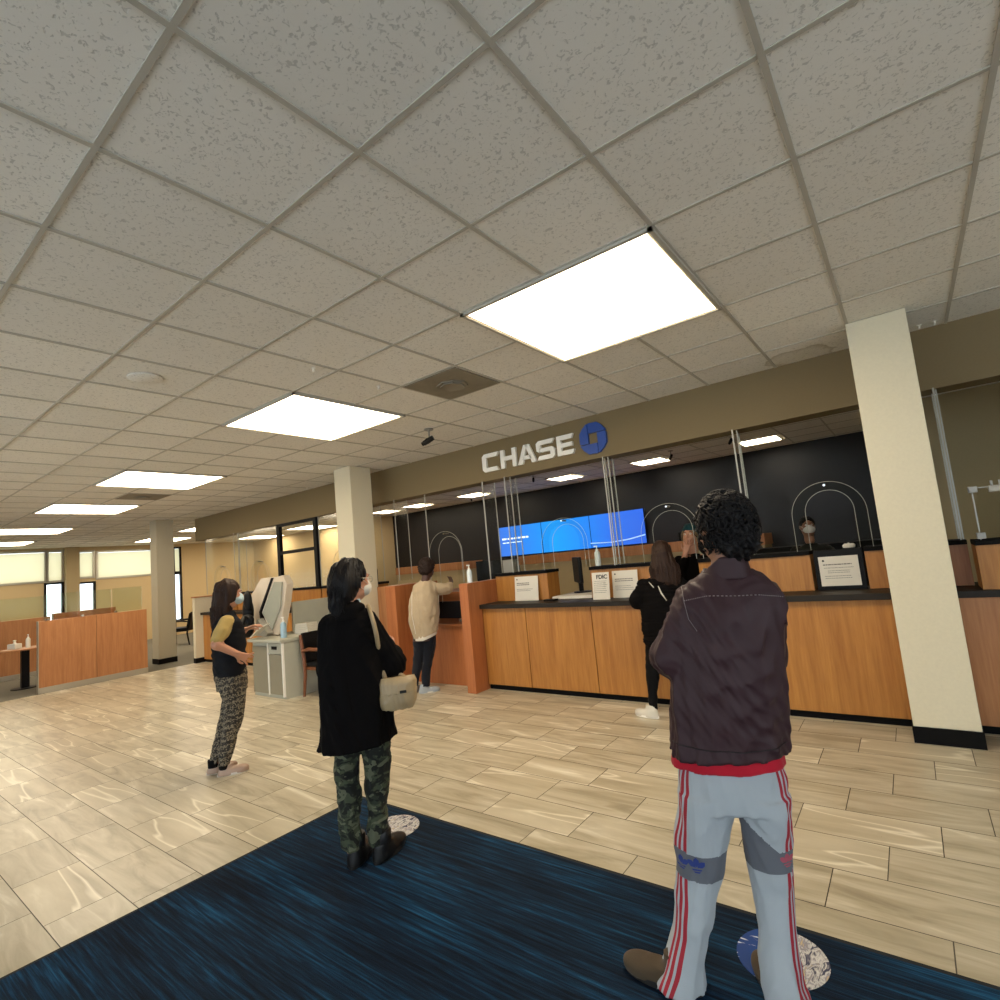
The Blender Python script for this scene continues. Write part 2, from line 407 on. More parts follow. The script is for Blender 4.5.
def vent(i, j, label):
    r = tag(empty('ceiling_vent', (i*G+G/2, j*GY+GY/2, CEIL)), label, 'vent')
    p = MB(); p.box(-.29, .29, -.29, .29, -.006, 0); p.build('vent_plate', M['ventp'], r)
    p = MB()
    for q, (ra, z) in enumerate(((.135, -.012), (.105, -.02), (.07, -.012))): p.lathe((0, 0, z), [(ra-.03, .002), (ra, -.006), (ra, .004), (ra-.03, .01)], 8)
    p.build('diffuser_cone', M['ventd'], r, smooth=True)
M['ventp'] = plain('dusty_vent_metal', '#857d6c', .6, var=.25)
M['ventd'] = plain('vent_ring_metal', '#8a8272', .6)
vent(-4, 3, 'square ceiling air vent with octagonal core, near the white sign')
vent(-15, 3, 'square ceiling air vent between the third and fourth ceiling lights')
r = MB(); r.lathe((0, 0, -.012), [(0, 0), (.095, 0), (.11, .006), (.11, .012)], 28)
tag(r.build('ceiling_speaker', M['ceil'], smooth=True, loc=(-3.36, .28, CEIL)), 'flush round speaker cover in the ceiling at upper left', 'speaker')
for x, y, lab in ((-2.5, 1.06, 'small white sprinkler head left of the nearest ceiling light'), (-2.53, 1.69, 'small white sprinkler head beside the square air vent'),
                  (1.05, 4.1, 'white ceiling pin right of the tall cream column, left of the two'), (1.145, 4.1, 'white ceiling pin right of the tall cream column, right of the two'),
                  (-7.3, 4.1, 'tiny white sprinkler head by the header, left of the middle column')):
    r = MB(); r.lathe((0, 0, -.03), [(0, 0), (.012, 0), (.006, .008), (.006, .022), (.018, .026), (.018, .03)], 12)
    tag(r.build('sprinkler', M['signw'], smooth=True, loc=(x, y, CEIL)), lab, 'sprinkler')
def seccam(x, y, label, s=1.0, rz=2.6):
    r = tag(empty('security_camera', (x, y, CEIL), rz), label, 'camera')
    p = MB(); p.lathe((0, 0, -.012*s), [(0, 0), (.045*s, 0), (.045*s, .012*s)], 16).tube([(0, 0, -.01), (0, 0, -.085*s)], .009*s); p.build('mount', M['gplast'], r, smooth=True)
    p = MB(); p.tube([(-.04*s, 0, -.09*s), (.015*s, 0, -.115*s), (.06*s, 0, -.135*s)], [.024*s, .028*s, .024*s], 12); p.build('camera_body', M['bplast'], r, smooth=True)
    p = MB(); p.tube([(.058*s, 0, -.134*s), (.078*s, 0, -.143*s)], .020*s, 12); p.build('lens', M['bplast'], r, smooth=True)
seccam(-3.32, 3.06, 'black security camera hanging from the ceiling left of the white sign', 1.15, 3.6)
for x, y, lab in ((-4.7, 7.2, 'small camera behind the header, under the letter H'), (-7.1, 8.2, 'small camera behind the header, left end of the navy wall'),
                  (-1.15, 7.2, 'small camera behind the header, above the front man'), (-2.2, 7.6, 'small camera behind the header, right of the blue logo')):
    seccam(x, y, lab, .9, 2.2)

# ---------------------------------------------------------------- wall sign
sg = tag(empty('wall_sign', (-3.52, 4.25, 2.655)), 'white five-letter sign with blue octagonal emblem on the olive header', 'sign')
LH = .235
def letter(ch, x0, w, polys):
    p = MB()
    for poly in polys: p.prism([(x0+a*w, c*LH) for a, c in poly], -.035, 0)
    o = p.build('letter', M['signw'], sg); o['label'] = 'white letter ' + ch
t = .22
letter('C', 0, .27, [[(0, .14), (.12, 0), (.24, t), (.24, 1-t), (.14, 1), (0, .86)], [(.12, 0), (.98, 0), (.84, t), (.24, t)], [(.24, 1-t), (.88, 1-t), (1, 1), (.14, 1)]])
letter('H', .30, .24, [[(0, 0), (.24, 0), (.24, 1), (0, 1)], [(.76, 0), (1, 0), (1, 1), (.76, 1)], [(.24, .4), (.76, .4), (.76, .4+t), (.24, .4+t)]])
letter('A', .565, .275, [[(0, 0), (.25, 0), (.56, 1), (.36, 1)], [(.75, 0), (1, 0), (.64, 1), (.44, 1)], [(.27, .22), (.76, .22), (.69, .42), (.33, .42)]])
letter('S', .85, .255, [[(0, 0), (.86, 0), (1, .12), (.76, t), (.14, t)], [(.76, t), (1, .12), (1, .48), (.86, .6), (.76, .4)], [(.86, .6), (.14, .6), (.24, .4), (.76, .4)][::-1],
                        [(.0, .5), (.14, .4), (.24, .6), (.24, 1-t), (.14, 1), (0, .88)], [(.14, 1), (.24, 1-t), (.86, 1-t), (1, 1)]])
letter('E', 1.14, .225, [[(0, 0), (.25, 0), (.25, 1), (0, 1)], [(.25, 0), (.9, 0), (1, t), (.25, t)], [(.25, .4), (.92, .4), (.92, .6), (.25, .6)], [(.25, 1-t), (.9, 1-t), (1, 1), (.25, 1)]])
p = MB(); R1 = .175
# four blue wedges turning round a square opening
def wedge(kk):
    a = kk*math.pi/2
    pts = [(-.31, .35), (-.31, .95), (-.20, 1.0), (.40, .98), (.72, .74), (.97, .42), (.97, .35)]
    return [(q[0]*math.cos(a)-q[1]*math.sin(a), q[0]*math.sin(a)+q[1]*math.cos(a)) for q in pts]
for kk in range(4):
    p = MB(); p.prism([(1.61+.166*a, .122+.178*c) for a, c in wedge(kk)], -.03, 0)
    o = p.build('logo_wedge', M['blue'], sg)

# ---------------------------------------------------------------- teller counter, main run
def base_unit(x0, x1, y0, label, mat='wood', top=.95, depth=.6, plinth=True, kind='counter_unit', cat='cabinet'):
    r = tag(empty(kind, ((x0+x1)/2, y0, 0)), label, cat); h = (x1-x0)/2
    p = MB(); p.box(-h+.003, h-.003, .0, .02, .06, top, bevel=.002); p.build('front_panel', M[mat], r)
    p = MB(); p.box(-h+.003, h-.003, .02, depth, .06, top); p.build('carcass', M[mat], r)
    p = MB(); p.box(-h, h, .03, depth-.05, 0, .06); p.build('plinth', M['black'], r)
    return r
base_unit(-3.46, -2.832, 3.88, 'honey wood counter front between the orange end post and the first seam')
base_unit(-2.828, -1.99, 3.88, 'honey wood counter front under the black monitor and narrow grey placard')
base_unit(-1.986, -1.215, 3.88, 'honey wood counter front left of the woman at the teller window')
base_unit(-1.211, -.24, 3.88, 'honey wood counter front behind the girl with white shoes')
base_unit(-.236, .594, 3.88, 'widest honey wood counter front left of the tall cream column')
base_unit(.972, 2.1, 3.88, 'brown wood counter front at the right edge, right of the tall column', 'wood3')
def ledge(x0, x1, label, y0=3.83, y1=4.46):
    p = MB(); p.box(x0, x1, y0, y1, .95, 1.0, bevel=.004); return tag(p.build('worktop', M['stone']), label, 'worktop')
ledge(-3.462, .598, 'long dark worktop ledge along the main teller counter')
ledge(.972, 2.1, 'dark worktop ledge right of the tall cream column')
def riser(x0, x1, label, y0=4.2, y1=4.46, z0=1.0, z1=1.31, mat='wood', capx=0, cap=True):
    r = tag(empty('counter_riser', ((x0+x1)/2, y0, z0)), label, 'counter box'); h = (x1-x0)/2
    p = MB(); p.box(-h, h, 0, y1-y0, .0, z1-z0, bevel=.002); p.build('box', M[mat], r)
    if cap:
        p = MB(); p.box(-h-.0, h+.0, -.02, y1-y0+.02, z1-z0, z1-z0+.035, bevel=.002); p.build('cap', M['black'], r)
    return r
riser(-3.46, -2.69, 'wood counter box carrying the paper notice left of the black monitor')
riser(-2.12, -1.25, 'wood counter box carrying the notice beside the girl at the window')
riser(-.92, .045, 'wide wood counter box right of the front man, under a clear arch')
riser(.445, .60, 'narrow wood counter box between black notice frame and cream column')
riser(.972, 1.10, 'recessed dark wood counter box just right of the cream column', mat='wood3')
riser(1.12, 2.1, 'wood counter box jutting forward at the right edge with clamps', y0=3.86, y1=4.18, mat='wood')
# orange end posts and the low desk
def post(x0, x1, y0, y1, label, z=1.27):
    r = MB(); r.box(x0, x1, y0, y1, 0, z, bevel=.003); return tag(r.build('end_panel', M['wood2']), label, 'end panel')
post(-3.60, -3.468, 3.65, 4.46, 'orange wood end panel right of the woman in the cream cardigan', 1.275)
post(-4.94, -4.74, 3.65, 4.46, 'orange wood end panel left of the woman in the cream cardigan', 1.30)
base_unit(-5.40, -4.945, 3.90, 'cherry wood counter front between middle column and left end panel', 'wood3', top=1.29)
r = tag(empty('low_desk', (-4.17, 3.9, 0)), 'low cherry wood writing desk between the two orange end panels', 'desk')
p = MB(); p.box(-.565, .565, -.02, .55, .735, .765, bevel=.004); p.build('desktop', M['woodx'], r)
p = MB(); p.box(-.565, .565, .03, .06, 0, .735); p.build('modesty_panel', M['wood2'], r)
p = MB(); p.box(-.565, .565, .5, .55, .765, 1.0); p.build('back_panel', M['bplast'], r)
# left run of the counter, behind the desk
xs = [-11.0, -10.05, -9.1, -8.15, -7.2, -6.4, -5.785]
nm = ['first', 'second', 'third', 'fourth', 'fifth', 'sixth']
for i, (a0, a1) in enumerate(zip(xs, xs[1:])):
    base_unit(a0+.002, a1-.002, 3.95, 'wood front of the far left counter, %s unit from its cream end panel' % nm[i], 'wood')
    riser(a0+.02, a1-(.02 if i != 2 else .3), 'wood box on the far left counter, %s from its cream end panel' % nm[i], y0=4.2)
ledge(-11.0, -5.785, 'dark worktop ledge of the far left counter behind the desk', 3.90)
r = tag(empty('end_panel', (-11.06, 4.1, 0)), 'cream end panel with black base closing the far left counter', 'end panel')
p = MB(); p.box(-.05, .05, -.3, .36, .1, 1.31); p.build('panel', M['cream'], r)
p = MB(); p.box(-.056, .056, -.306, .366, 0, .1); p.build('base', M['black'], r)
p = MB(); p.box(-.07, .07, -.32, .38, 1.31, 1.335); p.build('cap', M['wood3'], r)

# ---------------------------------------------------------------- clear screens
def screen(x0, x1, label, arch=None, z0=1.345, z1=2.545, y=4.3, edge=(1, 1), sheet='clear'):
    """sheet of clear acrylic, optionally with an arched opening and an arched shield hung in front of it"""
    r = tag(empty('acrylic_screen', ((x0+x1)/2, y, z0)), label, 'clear screen'); c0 = (x0+x1)/2; t = .006
    H = z1-z0; a, b2 = x0-c0, x1-c0
    def strip(path_in, path_out, yy, mat, name):
        p = MB(); n = len(path_in)
        f = [(p.bm.verts.new((q[0], yy-t/2, q[1])), p.bm.verts.new((q[0], yy+t/2, q[1]))) for q in path_in]
        g = [(p.bm.verts.new((q[0], yy-t/2, q[1])), p.bm.verts.new((q[0], yy+t/2, q[1]))) for q in path_out]
        for i in range(n-1):
            for s in (0, 1):
                vs = (f[i][s], f[i+1][s], g[i+1][s], g[i][s]); p.bm.faces.new(vs if s else vs[::-1])
        return p.build(name, mat, r)
    if arch:
        ax, hw, ah = arch[0]-c0, arch[1], arch[2]-z0
        N = 26; inn = [(ax-hw, 0)]; out = [(a, 0)]
        zc_ = ah-hw
        for i in range(N+1):
            th = math.pi - math.pi*i/N
            q = (ax+hw*math.cos(th), zc_+hw*math.sin(th)); inn.append(q)
            d = (math.cos(th), math.sin(th))
            # cast to the sheet's border
            ts = []
            if d[0] < -1e-6: ts.append((a-ax)/d[0])
            if d[0] > 1e-6: ts.append((b2-ax)/d[0])
            if d[1] > 1e-6: ts.append((H-zc_)/d[1])
            tt = min(ts); out.append((ax+d[0]*tt, zc_+d[1]*tt))
        inn.append((ax+hw, 0)); out.append((b2, 0))
        # keep the two upper corners square
        o2 = []
        for i, q in enumerate(out):
            if i and abs(out[i-1][0]-a) < 1e-6 and abs(q[0]-a) > 1e-6: q = (a, H)
            o2.append(q)
        for i in range(len(o2)-1, 0, -1):
            if abs(o2[i][0]-b2) < 1e-6 and abs(o2[i-1][0]-b2) > 1e-6: o2[i-1] = (b2, H); break
        strip(inn, o2, 0, M[sheet], 'sheet')
        p = MB(); p.tube([(q[0], 0, q[1]) for q in inn], .0026, 5); p.build('arch_rim', M['edge'], r, smooth=True)
        ho = hw+.095; a2 = ah+.07; zc2 = a2-ho
        o3 = [(ax-ho, 0)] + [(ax+ho*math.cos(math.pi-math.pi*i/N), zc2+ho*math.sin(math.pi-math.pi*i/N)) for i in range(N+1)] + [(ax+ho, 0)]
        i3 = [(ax-hw*.97, 0)] + [(ax+hw*.97*math.cos(math.pi-math.pi*i/N), zc_+hw*.97*math.sin(math.pi-math.pi*i/N)) for i in range(N+1)] + [(ax+hw*.97, 0)]
        strip(i3, o3, -.09, M[sheet], 'shield')
        p = MB(); p.tube([(q[0], -.09, q[1]) for q in o3], .0024, 5); p.build('shield_rim', M['edge'], r, smooth=True)
        p = MB(); p.tube([(ax, -.1, a2-.03), (ax, .004, a2-.03)], .010, 10); p.build('clip', M['chrome'], r, smooth=True)
    else:
        p = MB(); p.box(a, b2, -t/2, t/2, 0, H); p.build('sheet', M[sheet], r)
    for k2, xx in ((0, a), (1, b2)):
        if edge[k2]:
            p = MB(); p.box(xx-.005, xx+.005, -.006, .006, 0, H); p.build('side_edge', M['edge'], r)
    return r
def fin(x, label, y0=4.2, y1=4.46, z0=1.345, z1=2.545):
    r = tag(empty('acrylic_fin', (x, y0, z0)), label, 'clear screen'); d = y1-y0; H = z1-z0
    p = MB(); p.box(-.004, .004, .006, d-.006, 0, H); p.build('sheet', M['glass'], r)
    p = MB(); p.box(-.006, .006, 0, .007, 0, H); p.build('front_edge', M['edge'], r)
    p = MB(); p.box(-.005, .005, d-.007, d, 0, H); p.build('back_edge', M['edge'], r)
screen(-.42, .98, 'clear screen with arched opening in front of the masked teller', (.235, .185, 1.86))
screen(-1.79, -.46, 'clear screen with arch behind the girl with long brown hair', (-1.17, .21, 1.86))
screen(-3.16, -1.83, 'clear screen with arched opening in front of the blue video wall', (-2.42, .21, 1.86))
screen(-4.70, -3.62, 'clear screen with tall arch before the cream cardigan woman', (-4.3, .21, 1.90), z0=1.0)
screen(1.09, 2.6, 'clear screen filling the opening at the right edge of the photo', edge=(1, 0))
for x, l in ((-5.25, 'slim clear fin right of the middle column'), (-3.54, 'slim clear fin above the orange end panel, left of its pair'), (-3.18, 'slim clear fin left of the blue video wall, right of its pair'),
             (-1.81, 'slim clear fin crossing the right part of the blue video wall'), (-.44, 'wide clear fin rising above the head of the front man'), (1.07, 'clear fin right of the tall cream column')):
    fin(x, l)
screen(-11.55, -10.12, 'clear screen with arch at the far left end of the counter', (-10.7, .21, 1.86), sheet='glass')
screen(-10.08, -8.66, 'clear screen with arch behind the left woman', (-9.2, .21, 1.86), sheet='glass')
screen(-7.32, -5.93, 'clear screen with arch just left of the middle column', (-6.55, .21, 1.86), sheet='glass')
for x, l in ((-10.1, 'clear fin between the two leftmost arched screens'), (-5.87, 'clear fin hugging the left side of the middle column')):
    fin(x, l)
r = tag(empty('framed_screen', (-7.98, 4.3, 1.345)), 'black framed glass panel with crossbar behind the tilted machine', 'glass panel')
p = MB()
for q in ((-.64, -.54, 0, 1.2), (.53, .62, 0, 1.2), (-.54, .53, .635, .69), (-.54, .53, 1.15, 1.2)): p.box(q[0], q[1], -.03, .03, q[2], q[3])
p.build('frame', M['bplast'], r)
p = MB(); p.box(-.54, .53, -.003, .003, 0, 1.15); p.build('pane', M['glass'], r)
# low shield with clamps at the right edge
r = tag(empty('acrylic_shield', (1.16, 3.9, 1.345)), 'low clear shield with pale clamps at the right edge', 'clear screen')
p = MB(); p.box(0, .9, 0, .006, 0, .37); p.build('sheet', M['clear'], r)
p = MB(); p.box(-.004, .004, -.002, .008, 0, .37).box(0, .9, -.002, .008, .366, .372); p.build('edge', M['edge'], r)
for z in (.03, .36):
    p = MB(); p.box(-.02, .03, -.02, .026, z-.022, z+.022, bevel=.004); p.build('clamp', M['clamp'], r)
p = MB(); p.box(.09, .17, -.02, .02, .33, .375, bevel=.004).tube([(.11, 0, .36), (.11, 0, .41)], .008).tube([(.155, 0, .36), (.155, 0, .41)], .008); p.build('clamp', M['clamp'], r, smooth=True)

# ---------------------------------------------------------------- behind the counter
r = tag(empty('video_wall', (-7.28, YB, 1.555)), 'wide glowing blue video wall of three screens on the navy wall', 'screen')
scr = NT('blue_screen_image')
v = scr.coords('World'); sx = scr.node('ShaderNodeSeparateXYZ'); scr.link(v, sx.inputs[0])
fx = scr.math('DIVIDE', scr.math('ADD', sx.outputs[0], 7.28), 3.78)
cc = scr.ramp(fx, [(0, lin('#3a74d8')), (.2, lin('#2f86ee')), (.42, lin('#159af5')), (.62, lin('#1c86f0')), (.8, lin('#2a6fe6')), (1, lin('#2a64dd'))])
scr.base((0.01, .01, .01, 1)); scr.link(cc, scr.b.inputs['Emission Color']); scr.b.inputs['Emission Strength'].default_value = .66
scr.b.inputs['Roughness'].default_value = .3
M['scr'] = scr.m; M['scrt'] = emitter('screen_text', '#d6e8ff', .75); M['scrl'] = emitter('screen_band', '#3f90f4', .62)
for k in range(3):
    p = MB(); p.box(1.26*k+.002, 1.26*k+1.258, -.06, -.002, 0, .72); s = p.build('screen_housing', M['bplast'], r)
    p = MB(); p.box(1.26*k+.008, 1.26*k+1.252, -.062, -.06, .008, .712); p.build('display', M['scr'], s)
p = MB()
for x0, x1 in ((.10, .21), (.235, .25), (.28, .31), (.37, .44), (.46, .55), (.575, .64), (.655, .79), (.81, .88)): p.box(x0, x1, -.0645, -.0625, .40, .44)
for x0, x1 in ((.11, .2), (.22, .3), (.33, .38), (.40, .52), (.53, .63), (.64, .69)): p.box(x0, x1, -.0645, -.0625, .315, .335)
p.build('caption', M['scrt'], r)
p = MB(); p.prism([(2.5, .12), (3.0, .10), (3.4, .13), (3.76, .19), (3.76, .165), (3.4, .105), (3.0, .08), (2.5, .10)][::-1], -.0640, -.0625); p.build('graphic', M['scrl'], r)
def credenza(x0, x1, label, y0=8.7):
    r = tag(empty('credenza', ((x0+x1)/2, y0, 0)), label, 'cabinet'); h = (x1-x0)/2
    p = MB(); p.box(-h, h, 0, .6, 0, 1.34); p.build('body', M['credb'], r)
    p = MB(); p.box(-h-.02, h+.02, -.03, .62, 1.34, 1.53, bevel=.003); p.build('top', M['wood3'], r)
M['credb'] = plain('cream_cabinet_paint', '#b5a37d', .6)
credenza(-10.36, -7.87, 'cream back cabinet with wood top left of the video wall')
credenza(-6.28, -1.2, 'long cream back cabinet with wood top under the video wall')
# inner working tops behind the glass
p = MB(); p.box(-3.4, -1.6, 4.5, 5.2, .735, .765).box(-3.4, -1.6, 4.5, 4.53, 0, .735); tag(p.build('work_desk', M['woodx']), 'staff side desk running behind the main teller counter', 'desk')
p = MB(); p.box(-10.9, -5.9, 4.6, 5.3, 1.06, 1.12).box(-10.9, -5.9, 4.62, 4.68, 0, 1.06); tag(p.build('work_desk', M['woodx']), 'staff side desk behind the far left counter', 'desk')
def monitor(x, y, z, rz, label, s=1.0):
    r = tag(empty('monitor', (x, y, z), rz), label, 'monitor')
    p = MB(); p.box(-.24*s, .24*s, -.02, .025, .12, .12+.31*s, bevel=.008); p.build('display_case', M['bplast'], r)
    p = MB(); p.box(-.03, .03, .0, .05, .01, .2).lathe((0, .04, 0), [(0, 0), (.11, 0), (.11, .012), (.02, .02), (0, .02)], 20); p.build('stand', M['bplast'], r, smooth=True)
monitor(-2.52, 4.63, 1.03, math.radians(-52), 'black monitor turned edge-on in the gap left of the narrow grey placard', 1.0)
p = MB(); p.box(-2.66, -2.14, 4.22, 4.76, 1.0, 1.03); tag(p.build('transaction_tray', M['white']), 'pale transaction tray under the black monitor', 'tray')
p = MB(); p.box(-2.65, -2.5, 4.0, 4.1, 1.0, 1.02, bevel=.008); tag(p.build('card_reader', M['bplast']), 'small black card reader lying on the ledge left of the narrow grey placard', 'card reader')
monitor(-2.30, 5.03, .766, math.radians(-58), 'thin black monitor edge seen just left of the narrow grey placard', 1.2)
monitor(-4.0, 4.8, 1.12, math.radians(20), 'black teller monitor beyond the outstretched arm in the cream cardigan', .9)
p = MB(); p.box(-5.2, -3.62, 4.52, 5.3, 1.06, 1.12).box(-5.2, -3.62, 4.54, 4.6, 0, 1.06); tag(p.build('work_desk', M['woodx']), 'staff side desk behind the low writing desk', 'desk')
monitor(-9.7, 4.95, 1.12, .3, 'dark monitor seen through glass left of the tilted machine', 1.0)
monitor(-7.0, 5.0, 1.12, .2, 'dark monitor seen through glass right of the tilted machine', 1.0)
for i, (x, yy, l) in enumerate(((-2.55, 8.85, 'dark box on the back cabinet under the video wall, left one'), (-1.75, 8.85, 'dark box on the back cabinet behind the girl, right one'))): 
    p = MB(); p.box(x-.13, x+.13, yy, yy+.2, 1.53, 1.70, bevel=.01); tag(p.build('desktop_box', M['bplast']), l, 'box')
p = MB(); p.box(-1.1, .9, 7.4, 7.9, .0, 1.28); p.box(-1.12, .92, 7.38, 7.92, 1.28, 1.31)
tag(p.build('back_cabinet', M['bplast']), 'black low cabinet in the dark behind the masked teller', 'cabinet')
# fdic placard, notices
def lines(p, x0, x1, z0, n, dz, h, y, ragged=.25, seed=1):
    rr = random.Random(seed)
    for i in range(n):
        x = x0; xe = x1-(x1-x0)*ragged*rr.random(); z = z0-i*dz
        while x < xe-.004:
            w = rr.uniform(.008, .022)*(h/.005)**.5; p.box(x, min(x+w, xe), y, y+.0006, z-h, z); x += w+.0035
def notice(x0, x1, z0, z1, y, label, kind=0, frame=False, lean=.03, seed=1, name='paper_notice'):
    r = tag(empty(name, ((x0+x1)/2, y, z0), rot=(-math.atan2(lean, z1-z0), 0, 0)), label, 'sign'); h = (x1-x0)/2; H = z1-z0
    p = MB(); p.box(-h, h, 0, .004, 0, H); p.build('sheet', M['white'], r)
    if kind != 2: p = MB(); p.lathe((-h+.035, -.0012, H-.035), [(0, 0), (.009, 0), (.009, .001), (0, .001)], 8, axis='Y'); p.build('emblem', M['inkd'], r)
    p = MB()
    if kind == 0: lines(p, -h+.03, h*.35, H-.075, 2, .02, .010, -.001, .3, seed); lines(p, -h+.03, h-.06, H-.15, 2, .018, .005, -.001, .3, seed)
    if kind == 1: lines(p, -h+.03, h-.04, H-.085, 2, .02, .008, -.001, .1, seed); lines(p, -h+.03, h-.04, H-.16, 3, .02, .004, -.001, .3, seed)
    if kind == 2: lines(p, -h+.02, h-.02, H-.09, 7, .02, .004, -.001, .2, seed)
    if kind == 3: lines(p, -h+.03, h-.05, H-.065, 1, .02, .009, -.001, 0, seed); lines(p, -h+.035, h-.03, H-.095, 1, .02, .004, -.001, .1, seed); lines(p, -h+.06, h-.06, H-.12, 2, .016, .004, -.001, .1, seed); lines(p, -h+.035, h-.04, H-.165, 2, .018, .004, -.001, .2, seed)
    p.build('print', M['ink'], r)
    return r
notice(-3.15, -2.81, 1.0, 1.29, 4.15, 'square white paper notice on the wood box left of the monitor', 0, seed=3)
notice(-1.84, -1.55, 1.0, 1.285, 4.14, 'white paper notice partly hidden behind the girl in black', 1, seed=5)
fd = notice(-2.02, -1.82, 1.0, 1.285, 4.02, 'narrow grey placard with a bold four-letter heading on the counter ledge', 2, seed=7)
cu = bpy.data.curves.new('fdic', 'FONT'); cu.body = 'FDIC'; cu.size = .060; cu.extrude = .0006; cu.offset = .0018
to = bpy.data.objects.new('fdic_tmp', cu); COL.objects.link(to)
dg = bpy.context.evaluated_depsgraph_get(); me = bpy.data.meshes.new_from_object(to.evaluated_get(dg)); bpy.data.objects.remove(to)
me.materials.clear(); me.materials.append(M['inkd'])
o = bpy.data.objects.new('heading', me); COL.objects.link(o); o.parent = fd; o.location = (-.05, -.0012, .218); o.rotation_euler = (math.pi/2, 0, 0)
p = MB(); p.box(.07, .43, 4.21, 4.24, 1.0, 1.34, bevel=.003); tag(p.build('notice_board', M['bplast']), 'black backing board behind the large white notice left of the column', 'board')
notice(.105, .395, 1.035, 1.285, 4.185, 'large landscape white notice mounted on the black backing board', 3, seed=9, lean=.01)
p = MB(); p.lathe((.335, 4.32, 1.346), [(0, 0), (.045, 0), (.05, .02), (.035, .035), (.02, .03), (0, .045)], 9); tag(p.build('tissue_bundle', M['white']), 'crumpled white tissue on the black board top left of the column', 'tissue')
notice(-3.79, -3.63, .90, 1.16, 4.30, 'small portrait notice left of the right orange end panel', 1, seed=4)
notice(-4.72, -4.6, .90, 1.16, 4.30, 'narrow notice left of the cream cardigan woman at the desk', 1, seed=6)

def bottle(x, y, z, label, col='#cfe3ee', s=1.0, cap='#e8e8e4', w=.032):
    r = tag(empty('sanitizer_bottle', (x, y, z)), label, 'bottle')
    mm = bpy.data.materials.get('bottle_'+col) or plain('bottle_'+col, col, .2)
    p = MB(); p.lathe((0, 0, 0), [(0, 0), (w*s, 0), (w*s, .13*s), (w*.9*s, .145*s), (.013*s, .165*s), (0, .165*s)], 18); p.build('bottle_body', mm, r, smooth=True)
    p = MB(); p.lathe((0, 0, .16*s), [(0, 0), (.014*s, 0), (.014*s, .018*s), (.006*s, .02*s), (.006*s, .05*s), (0, .05*s)], 12).box(-.03*s, .01*s, -.007*s, .007*s, .205*s, .217*s); p.build('pump', M['signw'], r, smooth=True)
    return r
bottle(-3.53, 3.78, 1.275, 'white sanitizer pump bottle on the orange end panel', '#d9e4e6')
bottle(-2.085, 4.355, 1.346, 'white sanitizer pump bottle on the wood box above the narrow grey placard', '#dfe2dc', 1.05)
bottle(-6.0, 2.78, .76, 'pale blue pump bottle on the grey desk beside the tilted machine', '#9db9c8', 1.25)
p = MB(); p.box(-3.42, -3.25, 4.32, 4.42, 1.345, 1.345+.16); tag(p.build('leaflet_box', M['gplast']), 'small grey leaflet box beside the bottle behind the orange end panel', 'box')
p = MB()
for i in range(3): p.box(-.07+.05*i, -.03+.05*i+.02, -.05, .05, 0, .06+.01*i, bevel=.006)
p.lathe((-.15, -.02, 0), [(0, 0), (.05, .0), (.06, .02), (.03, .035), (0, .04)], 9)
tag(p.build('desk_clutter', M['ink'], loc=(-3.85, 4.15, .766)), 'grey card reader and forms on the low writing desk', 'stationery')

# ---------------------------------------------------------------- entrance mat and floor stickers
r = tag(empty('entrance_mat', (.9, -1.8, 0)), 'large dark blue streaked entrance mat under the queue', 'mat')
p = MB(); p.box(-3.35, 3.35, -2.6, 3.0, .001, .009); p.build('pile', M['rug'], r)
p = MB(); p.box(-3.37, 3.37, 3.0, 3.02, .001, .008).box(-3.37, -3.35, -2.6, 3.0, .001, .008).box(3.35, 3.37, -2.6, 3.0, .001, .008); p.build('border', M['rug_edge'], r)
def sticker_mat(name, seed, bluepart):
    t = NT(name); v = t.coords('Object', scale=(26, 9, 1), rot=(0, 0, .3), loc=(seed, 0, 0)); n = t.noise(v, 1.6, 4, .6, 1.5)
    c = t.ramp(n, [(.40, lin('#4e4f63')), (.47, lin('#a9a6a6')), (.52, lin('#d8d6d2')), (.60, lin('#8b8996')), (.68, lin('#c9b68f'))])
    if bluepart:
        s = t.node('ShaderNodeSeparateXYZ'); t.link(t.coords('Object'), s.inputs[0])
        m = t.math('LESS_THAN', s.outputs[0], -.055)
        c = t.mix(m, c, t.ramp(t.noise(t.coords('Object', scale=(8, 30, 1)), 2, 2), [(.60, lin('#2f4a86')), (.66, lin('#c9d2e0'))]))
    t.base(c); t.b.inputs['Roughness'].default_value = .25
    return t.m
for x, y, ra, lab, bp in ((.19, 1.02, .152, 'round printed floor sticker beside the right foot of the front man', True), (-1.905, 1.02, .15, 'round silvery floor sticker beside the boots of the woman in black', False)):
    p = MB(); p.lathe((0, 0, 0), [(0, 0), (ra, 0), (ra, .0012), (0, .0012)], 48)
    o = p.build('floor_sticker', sticker_mat('sticker_%d' % bp, 3+5*bp, bp), loc=(x, y, .0092)); tag(o, lab, 'sticker')

